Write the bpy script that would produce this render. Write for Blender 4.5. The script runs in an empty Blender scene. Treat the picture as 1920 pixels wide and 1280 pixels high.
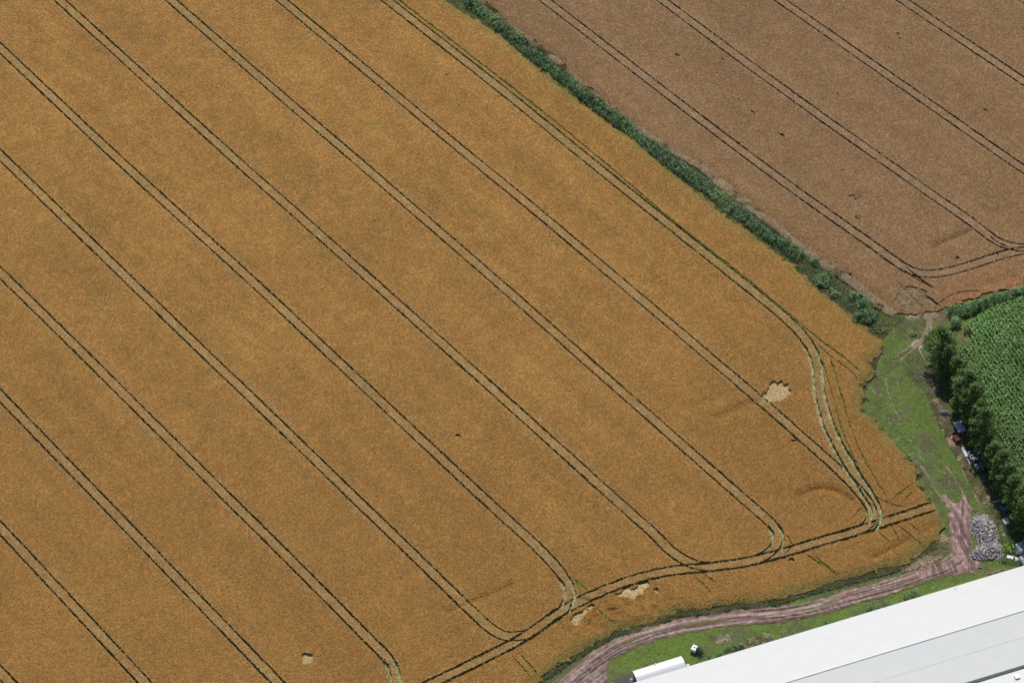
import bpy, bmesh, math
import numpy as np
from mathutils import Matrix, Vector
from mathutils.geometry import delaunay_2d_cdt

# ------------------------------------------------------------------ camera
TH, ROLL, HC = math.radians(50.340475), math.radians(-5.631282), 452.669
LENS = 105.0
F = LENS / 36.0 * 1920.0
Y0 = -HC / math.tan(TH)
scene = bpy.context.scene
col = scene.collection
cam_data = bpy.data.cameras.new('camera')
cam_data.lens = LENS
cam_data.sensor_width = 36.0
cam_data.clip_start = 1.0
cam_data.clip_end = 30000.0
cam = bpy.data.objects.new('camera', cam_data)
cam.matrix_world = Matrix.Translation((0, Y0, HC)) @ Matrix.Rotation(math.pi / 2 - TH, 4, 'X') @ Matrix.Rotation(ROLL, 4, 'Z')
col.objects.link(cam)
scene.camera = cam

# ------------------------------------------------------------------ sky, sun, exposure
SUN_AZ, SUN_EL = math.radians(4.0), math.radians(52.0)      # azimuth from +Y towards +X
world = bpy.data.worlds.new('World')
scene.world = world
world.use_nodes = True
wn = world.node_tree
sky = wn.nodes.new('ShaderNodeTexSky')
sky.sky_type = 'NISHITA'
sky.sun_disc = False
sky.sun_elevation = SUN_EL
sky.sun_rotation = SUN_AZ
wn.links.new(sky.outputs[0], wn.nodes['Background'].inputs[0])
wn.nodes['Background'].inputs[1].default_value = 0.085
sun_data = bpy.data.lights.new('sun', 'SUN')
sun_data.energy = 3.9
sun_data.angle = math.radians(0.53)
sun_data.color = (1.0, 0.955, 0.88)
sun = bpy.data.objects.new('sun', sun_data)
sd = Vector((math.sin(SUN_AZ) * math.cos(SUN_EL), math.cos(SUN_AZ) * math.cos(SUN_EL), math.sin(SUN_EL)))
sun.rotation_euler = sd.to_track_quat('Z', 'Y').to_euler()
sun.location = sd * 800
col.objects.link(sun)
scene.view_settings.view_transform = 'Standard'
scene.view_settings.look = 'None'
scene.view_settings.exposure = 0.0
scene.view_settings.gamma = 1.0
scene.cycles.use_denoising = False
scene.cycles.max_bounces = 6
scene.cycles.diffuse_bounces = 3

rng = np.random.default_rng(7)

# ------------------------------------------------------------------ helpers: photograph pixel (1920x1280) -> point on the level z
def G(px, py, z=0.0):
    x, y = px - 960.0, 640.0 - py
    c, s = math.cos(ROLL), math.sin(ROLL)
    x, y = c * x - s * y, s * x + c * y
    dx, dy, dz = x, F * math.cos(TH) + y * math.sin(TH), -F * math.sin(TH) + y * math.cos(TH)
    t = (z - HC) / dz
    return np.array([dx * t, Y0 + dy * t, z])

def g2(p, z=0.0):
    return G(p[0], p[1], z)[:2]

def gpoly(pts, z=0.0):
    return np.array([g2(p, z) for p in pts])

def _hash(ix, iy, seed):
    n = (ix * 374761393 + iy * 668265263 + seed * 974634777) & 0x7fffffff
    n = ((n ^ (n >> 13)) * 1274126177) & 0x7fffffff
    return ((n ^ (n >> 16)) & 0xffff) / 65535.0

def vnoise(x, y, seed=0):
    x = np.asarray(x, float); y = np.asarray(y, float)
    ix = np.floor(x).astype(np.int64); iy = np.floor(y).astype(np.int64)
    fx = x - ix; fy = y - iy
    fx = fx * fx * (3 - 2 * fx); fy = fy * fy * (3 - 2 * fy)
    a = _hash(ix, iy, seed); b = _hash(ix + 1, iy, seed)
    c = _hash(ix, iy + 1, seed); d = _hash(ix + 1, iy + 1, seed)
    return (a * (1 - fx) + b * fx) * (1 - fy) + (c * (1 - fx) + d * fx) * fy

def fbm(x, y, seed=0, octv=3):
    v = 0; a = 0.5; t = 0
    for k in range(octv):
        v = v + a * vnoise(np.asarray(x) * 2 ** k, np.asarray(y) * 2 ** k, seed + k * 17); t += a; a *= 0.5
    return v / t

def smooth_line(pts, step=0.5, rounds=2):
    p = np.asarray(pts, float)
    for _ in range(rounds):                                   # Chaikin keeps straights straight and rounds the bends
        q = [p[0]]
        for a, b in zip(p[:-1], p[1:]):
            q += [a * 0.75 + b * 0.25, a * 0.25 + b * 0.75]
        q.append(p[-1]); p = np.array(q)
    seg = np.linalg.norm(np.diff(p, axis=0), axis=1)
    s = np.concatenate([[0], np.cumsum(seg)])
    n = max(2, int(s[-1] / step) + 1)
    t = np.linspace(0, s[-1], n)
    return np.stack([np.interp(t, s, p[:, 0]), np.interp(t, s, p[:, 1])], 1)

def normals2(p):
    d = np.gradient(p, axis=0)
    d /= np.linalg.norm(d, axis=1)[:, None] + 1e-9
    return np.stack([-d[:, 1], d[:, 0]], 1)

def dist_line(P, line):
    """distance of points P (n,2) to a polyline"""
    best = np.full(len(P), 1e9)
    for a, b in zip(line[:-1], line[1:]):
        ab = b - a
        t = np.clip(((P - a) @ ab) / (ab @ ab + 1e-12), 0, 1)
        best = np.minimum(best, np.linalg.norm(P - (a + t[:, None] * ab), axis=1))
    return best

def inside(P, poly):
    x, y = P[:, 0], P[:, 1]
    res = np.zeros(len(P), bool)
    n = len(poly)
    for i in range(n):
        x1, y1 = poly[i]; x2, y2 = poly[(i + 1) % n]
        if y1 == y2: continue
        c = (y1 > y) != (y2 > y)
        res ^= c & (x < (x2 - x1) * (y - y1) / (y2 - y1) + x1)
    return res

def mesh_np(name, verts, faces, mats, mat_idx=None, attrs=None, colours=None, smooth=False):
    """verts (n,3); faces: (m,k) array or list of such arrays"""
    if isinstance(faces, np.ndarray): faces = [faces]
    faces = [f for f in faces if len(f)]
    me = bpy.data.meshes.new(name)
    verts = np.asarray(verts, np.float32)
    loops = np.concatenate([f.reshape(-1) for f in faces]).astype(np.int32)
    sizes = np.concatenate([np.full(len(f), f.shape[1], np.int32) for f in faces])
    me.vertices.add(len(verts)); me.vertices.foreach_set('co', verts.reshape(-1))
    me.loops.add(len(loops)); me.loops.foreach_set('vertex_index', loops)
    starts = np.concatenate([[0], np.cumsum(sizes)[:-1]]).astype(np.int32)
    me.polygons.add(len(sizes)); me.polygons.foreach_set('loop_start', starts)
    me.polygons.foreach_set('loop_total', sizes)
    for m in mats: me.materials.append(m)
    if mat_idx is not None: me.polygons.foreach_set('material_index', np.asarray(mat_idx, np.int32))
    me.polygons.foreach_set('use_smooth', np.full(len(sizes), smooth, bool))
    me.update(calc_edges=True)
    for k, v in (attrs or {}).items():
        a = me.attributes.new(k, 'FLOAT', 'POINT'); a.data.foreach_set('value', np.asarray(v, np.float32))
    for k, v in (colours or {}).items():
        a = me.attributes.new(k, 'FLOAT_COLOR', 'POINT')
        c = np.ones((len(verts), 4), np.float32); c[:, :3] = v
        a.data.foreach_set('color', c.reshape(-1))
    me.validate()
    return me

def link(name, me, parent=None, loc=None, rotz=0.0, scale=None):
    o = bpy.data.objects.new(name, me)
    col.objects.link(o)
    if parent is not None: o.parent = parent
    if loc is not None: o.location = loc
    if rotz: o.rotation_euler = (0, 0, rotz)
    if scale is not None: o.scale = scale
    return o

def tag(o, label, cat, group=None, kind=None):
    o['label'] = label; o['category'] = cat
    if group: o['group'] = group
    if kind: o['kind'] = kind
    return o

def thing(name, label, cat, loc, rotz=0.0, group=None):
    return tag(link(name, None, None, loc, rotz), label, cat, group)

# bmesh shapes
def bm_box(bm, c, s, rot=None, bevel=0.0):
    r = bmesh.ops.create_cube(bm, size=1.0)
    vs = r['verts']
    M = Matrix.Translation(c) @ (rot.to_4x4() if rot is not None else Matrix.Identity(4)) @ Matrix.Diagonal((s[0], s[1], s[2], 1))
    bmesh.ops.transform(bm, matrix=M, verts=vs)
    if bevel:
        es = list({e for v in vs for e in v.link_edges})
        bmesh.ops.bevel(bm, geom=es, offset=bevel, segments=2, affect='EDGES', profile=0.5)
    return vs

def bm_tube(bm, pts, radii, n=8, cap=True):
    rings = []
    pts = [Vector(p) for p in pts]
    for i, p in enumerate(pts):
        d = (pts[min(i + 1, len(pts) - 1)] - pts[max(i - 1, 0)]).normalized()
        q = d.to_track_quat('Z', 'Y')
        rings.append([bm.verts.new(p + q @ Vector((math.cos(2 * math.pi * k / n) * radii[i], math.sin(2 * math.pi * k / n) * radii[i], 0))) for k in range(n)])
    for a, b in zip(rings[:-1], rings[1:]):
        for k in range(n): bm.faces.new((a[k], a[(k + 1) % n], b[(k + 1) % n], b[k]))
    if cap:
        bm.faces.new(rings[0][::-1]); bm.faces.new(rings[-1])

def bm_done(bm, name, m, smooth=False):
    bmesh.ops.recalc_face_normals(bm, faces=bm.faces)
    me = bpy.data.meshes.new(name)
    bm.to_mesh(me); bm.free()
    me.materials.append(m)
    if smooth:
        for p in me.polygons: p.use_smooth = True
    return me

def box_mesh(name, c, s, m, bevel=0.0, rot=None):
    bm = bmesh.new(); bm_box(bm, c, s, rot, bevel); return bm_done(bm, name, m)

# ------------------------------------------------------------------ materials
class NT:
    def __init__(self, name):
        self.m = bpy.data.materials.new(name); self.m.use_nodes = True
        self.t = self.m.node_tree; self.b = self.t.nodes['Principled BSDF']
        self.b.inputs['Specular IOR Level'].default_value = 0.3
        self.pos = None
    def n(self, kind, **kw):
        nd = self.t.nodes.new(kind)
        for k, v in kw.items(): setattr(nd, k, v)
        return nd
    def P(self):
        if self.pos is None: self.pos = self.n('ShaderNodeNewGeometry').outputs['Position']
        return self.pos
    def noise(self, scale, detail=2.0, rough=0.5, vec=None, stretch=None):
        v = vec or self.P()
        if stretch is not None:
            mp = self.n('ShaderNodeMapping', vector_type='TEXTURE'); mp.inputs['Rotation'].default_value = (0, 0, stretch[0])
            mp.inputs['Scale'].default_value = (1 / stretch[1], 1 / stretch[2], 1)
            self.t.links.new(v, mp.inputs['Vector']); v = mp.outputs[0]
        nd = self.n('ShaderNodeTexNoise'); nd.inputs['Scale'].default_value = scale
        nd.inputs['Detail'].default_value = detail; nd.inputs['Roughness'].default_value = rough
        self.t.links.new(v, nd.inputs['Vector'])
        return nd.outputs['Fac']
    def attr(self, name, out='Fac'):
        nd = self.n('ShaderNodeAttribute', attribute_name=name); return nd.outputs[out]
    def ramp(self, fac, stops):
        nd = self.n('ShaderNodeValToRGB'); self.t.links.new(fac, nd.inputs[0])
        e = nd.color_ramp.elements
        while len(e) < len(stops): e.new(0.5)
        for el, (p, c) in zip(e, stops):
            el.position = p; el.color = (c[0], c[1], c[2], 1) if not np.isscalar(c) else (c, c, c, 1)
        return nd.outputs[0]
    def _set(self, sock, v):
        if hasattr(v, 'is_linked'): self.t.links.new(v, sock)
        elif np.isscalar(v): sock.default_value = v
        else: sock.default_value = (v[0], v[1], v[2], 1)
    def mix(self, fac, a, b, mode='MIX'):
        nd = self.n('ShaderNodeMix', data_type='RGBA', blend_type=mode)
        self._set(nd.inputs[0], fac); self._set(nd.inputs[6], a); self._set(nd.inputs[7], b)
        return nd.outputs[2]
    def math(self, op, a, b=0.0, c=0.0, clamp=False):
        nd = self.n('ShaderNodeMath', operation=op); nd.use_clamp = clamp
        self._set(nd.inputs[0], a); self._set(nd.inputs[1], b); self._set(nd.inputs[2], c)
        return nd.outputs[0]
    def maprange(self, v, a, b, c=0.0, d=1.0):
        nd = self.n('ShaderNodeMapRange'); self._set(nd.inputs[0], v)
        for i, q in enumerate((a, b, c, d)): nd.inputs[i + 1].default_value = q
        return nd.outputs[0]
    def bump(self, h, strength=0.5, dist=0.1):
        nd = self.n('ShaderNodeBump'); nd.inputs['Strength'].default_value = strength
        nd.inputs['Distance'].default_value = dist
        self.t.links.new(h, nd.inputs['Height']); self.t.links.new(nd.outputs[0], self.b.inputs['Normal'])
    def out(self, colour, rough=0.8):
        self._set(self.b.inputs['Base Color'], colour); self._set(self.b.inputs['Roughness'], rough)
        return self.m

def crop_material(name, lo, mid, hi, green, streak_rot, pale, deepened):
    t = NT(name)
    big = t.noise(0.045, 3, 0.55)
    med = t.noise(0.35, 3, 0.6)
    strk = t.noise(0.11, 3, 0.6, stretch=(streak_rot, 0.10, 1.6))
    fine = t.noise(2.6, 3, 0.75)
    f = t.math('ADD', t.math('MULTIPLY', big, 0.2), t.math('MULTIPLY', med, 0.22))
    f = t.math('ADD', f, t.math('MULTIPLY', strk, 0.22))
    f = t.math('ADD', f, t.math('MULTIPLY', fine, 0.3))
    c = t.ramp(f, [(0.40, lo), (0.5, mid), (0.60, hi)])
    c = t.mix(t.attr('deepened'), c, deepened)  # barley: view-angle and vignette darkening put into colour; wheat: its own orange
    wild = t.maprange(t.noise(0.16, 4, 0.65), 0.56, 0.76, 0.0, 0.30)
    c = t.mix(t.math('MAXIMUM', wild, t.attr('green')), c, green)
    c = t.mix(t.attr('pale'), c, pale)
    tn = t.maprange(t.attr('tint'), 0, 1, 0.72, 1.28)
    v = t.n('ShaderNodeHueSaturation'); t.t.links.new(c, v.inputs['Color']); t.t.links.new(tn, v.inputs['Value'])
    h = t.maprange(t.attr('tint2'), 0, 1, 0.483, 0.519); t.t.links.new(h, v.inputs['Hue'])
    c = v.outputs[0]
    return t.out(c, 0.75)

def straw_material():
    t = NT('laid_straw')
    f = t.noise(3.5, 3, 0.6)
    c = t.ramp(f, [(0.3, (0.34, 0.22, 0.08)), (0.5, (0.58, 0.43, 0.20)), (0.7, (0.74, 0.60, 0.35))])
    return t.out(c, 0.7)

def rut_material(name, a, b, c3):
    t = NT(name)
    f = t.noise(1.3, 4, 0.65)
    return t.out(t.ramp(f, [(0.3, a), (0.5, b), (0.7, c3)]), 0.9)

def colour_material(name, rough=0.75, var=0.25, scale=6.0, spec=0.3, transl=0.0, attr='col'):
    """colour from the per-plant colour attribute with a fine noise on it"""
    t = NT(name)
    t.b.inputs['Specular IOR Level'].default_value = spec
    nz = t.maprange(t.noise(scale, 2, 0.6), 0.25, 0.75, 1 - var, 1 + var)
    v = t.n('ShaderNodeHueSaturation'); t.t.links.new(t.attr(attr, 'Color'), v.inputs['Color']); t.t.links.new(nz, v.inputs['Value'])
    m = t.out(v.outputs[0], rough)
    if transl:
        tr = t.n('ShaderNodeBsdfTranslucent'); t.t.links.new(v.outputs[0], tr.inputs[0])
        mx = t.n('ShaderNodeMixShader'); mx.inputs[0].default_value = transl
        t.t.links.new(t.b.outputs[0], mx.inputs[1]); t.t.links.new(tr.outputs[0], mx.inputs[2])
        t.t.links.new(mx.outputs[0], t.t.nodes['Material Output'].inputs[0])
    return m

def plain(name, c, rough=0.6, var=0.15, scale=3.0, metal=0.0, spec=0.4):
    t = NT(name); t.b.inputs['Metallic'].default_value = metal; t.b.inputs['Specular IOR Level'].default_value = spec
    co = t.n('ShaderNodeTexCoord').outputs['Object']
    f = t.noise(scale, 4, 0.6, vec=co)
    d = [x * (1 - var) for x in c]; e = [min(1, x * (1 + var)) for x in c]
    return t.out(t.ramp(f, [(0.3, d), (0.7, e)]), rough)

M = {}
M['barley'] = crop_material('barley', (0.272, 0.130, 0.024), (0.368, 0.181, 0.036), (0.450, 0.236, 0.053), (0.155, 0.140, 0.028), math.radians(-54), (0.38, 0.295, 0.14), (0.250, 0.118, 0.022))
M['wheat'] = crop_material('wheat', (0.212, 0.114, 0.044), (0.262, 0.146, 0.058), (0.310, 0.182, 0.076), (0.225, 0.155, 0.088), math.radians(-51), (0.33, 0.245, 0.155), (0.32, 0.15, 0.06))
M['straw'] = straw_material()
M['stems'] = rut_material('lower_stems', (0.12, 0.125, 0.045), (0.19, 0.18, 0.068), (0.27, 0.23, 0.095))
M['rut'] = rut_material('rut_floor', (0.11, 0.12, 0.042), (0.18, 0.18, 0.065), (0.30, 0.27, 0.12))
M['rut_wheat'] = rut_material('rut_floor_wheat', (0.10, 0.075, 0.05), (0.15, 0.11, 0.08), (0.24, 0.19, 0.14))
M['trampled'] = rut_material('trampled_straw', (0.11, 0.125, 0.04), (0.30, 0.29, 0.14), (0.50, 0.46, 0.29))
M['stems_wheat'] = rut_material('lower_stems_wheat', (0.09, 0.062, 0.036), (0.14, 0.10, 0.058), (0.20, 0.145, 0.09))
M['straw_dull'] = rut_material('laid_wheat', (0.16, 0.11, 0.06), (0.30, 0.21, 0.12), (0.44, 0.33, 0.21))
M['weeds'] = rut_material('weed_line', (0.07, 0.10, 0.015), (0.12, 0.15, 0.025), (0.20, 0.19, 0.05))
M['grass_tuft'] = colour_material('grass_tuft', 0.7, 0.25, 5.0, 0.25, 0.3)
M['leaf'] = colour_material('leaf', 0.5, 0.3, 3.0, 0.35, 0.38)
M['maize'] = colour_material('maize_leaf', 0.42, 0.2, 4.0, 0.45, 0.3)
M['bark'] = plain('bark', (0.10, 0.075, 0.055), 0.9, 0.3, 8)
M['white_roof'] = plain('white_roof_sheet', (0.675, 0.682, 0.66), 0.85, 0.02, 0.35, 0.0, 0.1)
M['wall_white'] = plain('white_wall', (0.66, 0.70, 0.70), 0.6, 0.06, 1.0)
M['gutter'] = plain('gutter_grey', (0.30, 0.33, 0.33), 0.5, 0.1, 2.0)
M['curved_white'] = plain('curved_roof_white', (0.74, 0.74, 0.75), 0.4, 0.02, 1.0)
M['endwall'] = plain('end_wall_blue_grey', (0.28, 0.33, 0.38), 0.6, 0.1, 2.0)
M['dark'] = plain('dark_rubber', (0.02, 0.02, 0.022), 0.7, 0.3, 4)
M['glass'] = plain('dark_glass', (0.03, 0.04, 0.06), 0.1, 0.1, 2, spec=0.6)
M['bluegrey'] = plain('blue_grey_paint', (0.07, 0.09, 0.14), 0.4, 0.2, 3)
M['bluesheet'] = plain('pale_blue_sheet', (0.31, 0.37, 0.48), 0.45, 0.1, 3)
M['navy'] = plain('dark_blue_tarpaulin', (0.035, 0.06, 0.16), 0.5, 0.4, 4)
M['rust'] = plain('rusty_red_metal', (0.10, 0.026, 0.025), 0.8, 0.4, 5)
M['redwood'] = plain('red_board', (0.38, 0.14, 0.12), 0.8, 0.25, 5)
M['timber'] = plain('weathered_timber', (0.34, 0.27, 0.20), 0.85, 0.25, 6)
M['paletimber'] = plain('pale_timber', (0.55, 0.46, 0.36), 0.8, 0.2, 6)
M['white'] = plain('white_plastic', (0.80, 0.81, 0.80), 0.5, 0.05, 3)
M['steel'] = plain('galvanised_steel', (0.22, 0.24, 0.26), 0.5, 0.15, 4, metal=0.3)
M['slab'] = plain('pink_concrete', (0.38, 0.31, 0.28), 0.85, 0.12, 4)
M['tarp'] = plain('grey_tarpaulin', (0.13, 0.125, 0.14), 0.6, 0.35, 2.5)
M['asphalt'] = plain('asphalt', (0.075, 0.072, 0.078), 0.9, 0.2, 3)
M['stone'] = colour_material('rubble_stone', 0.85, 0.25, 7.0, 0.3)

t = NT('ground_grass')
a = t.noise(0.25, 4, 0.6); b = t.noise(2.2, 3, 0.65); far = t.noise(0.004, 3, 0.5)
c = t.ramp(a, [(0.32, (0.085, 0.115, 0.026)), (0.5, (0.12, 0.14, 0.038)), (0.66, (0.19, 0.17, 0.075))])
c = t.mix(t.maprange(b, 0.3, 0.7, 0.0, 0.6), c, (0.09, 0.12, 0.02))
t.bump(b, 0.6, 0.15)
M['ground'] = t.out(c, 0.9)

t = NT('dirt_track')
base = t.ramp(t.noise(0.9, 5, 0.62), [(0.3, (0.13, 0.082, 0.072)), (0.52, (0.225, 0.150, 0.134)), (0.72, (0.35, 0.255, 0.235))])
fine = t.maprange(t.noise(5.0, 3, 0.7), 0.25, 0.75, 0.72, 1.28)
hv = t.n('ShaderNodeHueSaturation'); t.t.links.new(base, hv.inputs['Color']); t.t.links.new(fine, hv.inputs['Value'])
dryc = t.ramp(t.attr('dry'), [(0.2, (0.52, 0.48, 0.47)), (0.5, (0.95, 0.93, 0.92)), (0.8, (1.55, 1.5, 1.5))])
hc = t.mix(1.0, hv.outputs[0], dryc, 'MULTIPLY')
c = t.mix(t.attr('grassy'), hc, t.ramp(t.noise(1.7, 3, 0.6), [(0.3, (0.075, 0.09, 0.02)), (0.7, (0.20, 0.175, 0.075))]))
wet = t.attr('wet')
c = t.mix(t.math('MULTIPLY', wet, 0.6), c, (0.13, 0.085, 0.072))
t.bump(t.noise(4.0, 4, 0.65), 0.7, 0.08)
M['dirt'] = t.out(c, t.maprange(wet, 0.1, 0.8, 0.85, 0.24))

# ------------------------------------------------------------------ the ground
gs = 4000.0
gx = np.array([-gs, gs, gs, -gs]); gy = np.array([-gs, -gs, gs, gs])
ground = link('ground', mesh_np('ground', np.stack([gx, gy, np.full(4, -0.02)], 1), np.array([[0, 1, 2, 3]]), [M['ground']]))
tag(ground, 'rough green and straw coloured farmland under the whole scene', 'ground', kind='structure')

# ------------------------------------------------------------------ lines of the photograph (pixels)
TRAMS = [
 [(720, 0), (960, 187), (1122, 320), (1440, 572), (1480, 606), (1512, 640), (1525, 667), (1531, 690), (1533, 717), (1536, 745), (1543, 777), (1556, 813), (1572, 845), (1590, 875), (1608, 903), (1625, 930)],
 [(523, 0), (907, 320), (960, 361), (1291, 640), (1440, 767), (1500, 820), (1560, 873), (1600, 912), (1624, 940), (1636, 962), (1633, 984), (1610, 999), (1580, 1009)],
 [(316, 0), (480, 143), (687, 320), (960, 556), (1054, 640), (1418, 960), (1441, 979), (1454, 995), (1459, 1011), (1455, 1028), (1438, 1044), (1412, 1055)],
 [(108, 0), (459, 320), (480, 337), (820, 640), (960, 765), (1176, 960), (1220, 998), (1254, 1033), (1284, 1055), (1315, 1066), (1350, 1065)],
 [(0, 93), (240, 320), (480, 536), (590, 640), (931, 960), (1000, 1021), (1038, 1060), (1058, 1085), (1067, 1108), (1067, 1128), (1057, 1147), (1035, 1165)],
 [(0, 294), (27, 320), (357, 640), (480, 757), (689, 960), (745, 1013), (842, 1108), (892, 1156), (922, 1184), (950, 1198), (985, 1194)],
 [(0, 514), (130, 640), (451, 960), (480, 988), (598, 1106), (645, 1153), (698, 1208), (724, 1232), (738, 1254), (743, 1280), (742, 1310)],
 [(0, 744), (210, 960), (480, 1240), (540, 1302)],
 [(0, 991), (270, 1280), (300, 1312)],
 [(0, 1262), (42, 1306)],
 [(1750, 952), (1710, 966), (1660, 982), (1610, 998), (1545, 1017), (1480, 1037), (1440, 1048), (1385, 1060), (1315, 1069), (1280, 1070), (1222, 1080), (1172, 1094), (1116, 1117), (1092, 1128), (1052, 1148), (1000, 1188), (950, 1217), (827, 1277), (760, 1308)],
]
HEAD = 10
WTRAMS = [
 [(1017, 0), (1433, 320), (1627, 456), (1678, 494), (1712, 515), (1750, 518), (1790, 510), (1833, 497), (1880, 481), (1925, 472), (1975, 464)],
 [(1236, 0), (1440, 152), (1678, 320), (1752, 372), (1809, 411), (1840, 434), (1868, 457), (1898, 467), (1930, 469), (1975, 468)],
 [(1457, 0), (1914, 318), (1975, 360)],
 [(1686, 0), (1920, 157), (1975, 194)],
 [(1915, 0), (1975, 39)],
]
BARLEY_EDGE = [(780, -60), (840, 8), (902, 45), (945, 75), (995, 120), (1065, 175), (1127, 225), (1190, 265), (1250, 318), (1320, 375), (1385, 425), (1440, 466), (1490, 502), (1527, 542), (1580, 582), (1615, 612), (1648, 641), (1652, 660), (1640, 672), (1628, 681), (1638, 696), (1630, 712), (1615, 722), (1620, 745), (1613, 768), (1640, 790), (1665, 817), (1690, 847), (1703, 860), (1720, 887), (1724, 910), (1740, 936), (1750, 947), (1761, 965), (1769, 985), (1764, 1008), (1750, 1021), (1730, 1033), (1700, 1055), (1665, 1067), (1615, 1080), (1570, 1092), (1515, 1107), (1440, 1130), (1385, 1132), (1335, 1142), (1272, 1147), (1210, 1172), (1160, 1182), (1110, 1210), (1072, 1232), (1022, 1267), (1005, 1285), (970, 1320)]
BARLEY = BARLEY_EDGE + [(-70, 1320), (-70, -60)]
WHEAT_EDGE = [(1975, 524), (1920, 537), (1849, 552), (1784, 572), (1765, 581), (1738, 583), (1715, 588), (1681, 587), (1655, 568), (1607, 529), (1542, 490), (1494, 452), (1413, 387), (1319, 312), (1265, 282), (1177, 225), (1110, 172), (1040, 107), (960, 50), (905, 0), (850, -60)]
WHEAT = WHEAT_EDGE + [(1975, -60)]
GREEN_LINES = [
 [(742, 0), (960, 168), (1065, 252), (1147, 320), (1247, 407), (1320, 465), (1385, 515), (1440, 560), (1490, 602), (1535, 640), (1580, 672), (1616, 703)],
 [(1530, 645), (1545, 662), (1580, 687), (1612, 716)],
 [(1557, 675), (1575, 735), (1590, 790), (1610, 847), (1640, 900), (1662, 935)],
 [(1540, 672), (1548, 702), (1562, 747), (1575, 800), (1590, 840), (1610, 882)],
 [(1628, 925), (1650, 940), (1680, 952), (1702, 953)], [(1668, 944), (1712, 908)], [(1688, 948), (1718, 919)],
 [(1646, 1000), (1672, 1023)], [(1667, 983), (1686, 1016)], [(1680, 985), (1732, 1027)], [(1702, 982), (1737, 1012)],
 [(1507, 1040), (1565, 1077)], [(1522, 1042), (1575, 1086)], [(1300, 1080), (1336, 1116)], [(1320, 1080), (1346, 1097)],
 [(1107, 1132), (1160, 1182)], [(1072, 1085), (1104, 1112)], [(960, 1232), (997, 1274)], [(972, 1225), (1014, 1273)],
 [(1470, 1000), (1484, 1018), (1483, 1032), (1470, 1043)], [(1595, 975), (1617, 955), (1625, 940)], [(1075, 1085), (1086, 1105), (1090, 1125)],
]
FAINT_LINES = [[(790, 320), (860, 375), (960, 460)], [(322, 437), (365, 475)], [(1020, 443), (1075, 490)], [(170, 560), (218, 602)], [(320, 735), (430, 822)], [(1110, 400), (1170, 452), (1215, 482)], [(1050, 560), (1090, 590)], [(1030, 330), (1055, 355)], [(700, 230), (760, 285)]]
BEND_PALE = [   # wheelings parallel to the sun: trodden straw, sunlit paleness put into its colour
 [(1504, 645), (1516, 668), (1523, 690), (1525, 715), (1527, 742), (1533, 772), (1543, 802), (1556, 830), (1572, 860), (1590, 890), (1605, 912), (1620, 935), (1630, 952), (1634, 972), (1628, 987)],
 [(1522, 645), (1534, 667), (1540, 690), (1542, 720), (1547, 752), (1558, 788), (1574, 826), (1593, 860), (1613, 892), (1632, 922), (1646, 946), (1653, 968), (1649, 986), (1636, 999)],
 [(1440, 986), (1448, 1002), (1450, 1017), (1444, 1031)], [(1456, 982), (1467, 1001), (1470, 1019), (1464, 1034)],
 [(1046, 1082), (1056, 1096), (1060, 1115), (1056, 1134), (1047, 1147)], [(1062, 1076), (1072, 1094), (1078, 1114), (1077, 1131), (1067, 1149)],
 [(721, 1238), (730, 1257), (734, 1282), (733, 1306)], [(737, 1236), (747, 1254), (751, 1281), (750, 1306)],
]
PATCHES = [
 [(1430, 746), (1438, 738), (1443, 722), (1452, 716), (1458, 722), (1466, 715), (1470, 725), (1479, 722), (1478, 732), (1487, 735), (1483, 743), (1476, 748), (1464, 756), (1446, 758)],
 [(1068, 1166), (1078, 1152), (1090, 1150), (1096, 1142), (1104, 1148), (1094, 1160), (1080, 1178)],
 [(1150, 1118), (1166, 1112), (1172, 1104), (1190, 1106), (1200, 1095), (1216, 1093), (1219, 1102), (1207, 1108), (1212, 1116), (1196, 1120), (1188, 1128), (1170, 1122)],
 [(566, 1229), (577, 1226), (588, 1230), (589, 1243), (580, 1250), (568, 1246)],
 [(1480, 830), (1487, 827), (1495, 828), (1490, 834)], [(852, 819), (860, 816), (866, 822), (858, 825)],
 [(1476, 1052), (1486, 1048), (1492, 1054), (1482, 1058)], [(1428, 742), (1435, 736), (1437, 743), (1431, 748)],
 [(1100, 1140), (1112, 1134), (1118, 1140), (1108, 1148)], [(1225, 1108), (1234, 1104), (1236, 1112), (1228, 1116)],
]
TROUGHS = [  # (line, depth, width m): laid strips and hollows in the canopy
 ([(1497, 933), (1515, 922), (1540, 917), (1566, 921), (1588, 932), (1600, 944)], 0.60, 0.7),
 ([(1340, 790), (1380, 772), (1425, 752)], 0.45, 1.0), ([(1290, 768), (1345, 752), (1392, 733)], 0.28, 1.1),
 ([(838, 1152), (880, 1132), (930, 1112), (968, 1097)], 0.42, 0.7), ([(1225, 1050), (1260, 1030), (1300, 1005)], 0.24, 1.2),
 ([(820, 1212), (870, 1186), (900, 1170)], 0.18, 1.0), ([(1640, 1047), (1675, 1030), (1708, 1011)], 0.52, 0.7), ([(1725, 1003), (1765, 985)], 0.3, 0.8),
]
WTROUGHS = [([(1748, 466), (1785, 450), (1822, 434)], 0.5, 0.7), ([(1600, 372), (1612, 369)], 0.3, 0.4), ([(1805, 550), (1850, 538), (1900, 522)], 0.35, 1.4), ([(1700, 545), (1725, 560), (1750, 575)], 0.35, 0.5), ([(1690, 540), (1700, 565), (1715, 580)], 0.3, 0.5)]
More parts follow.
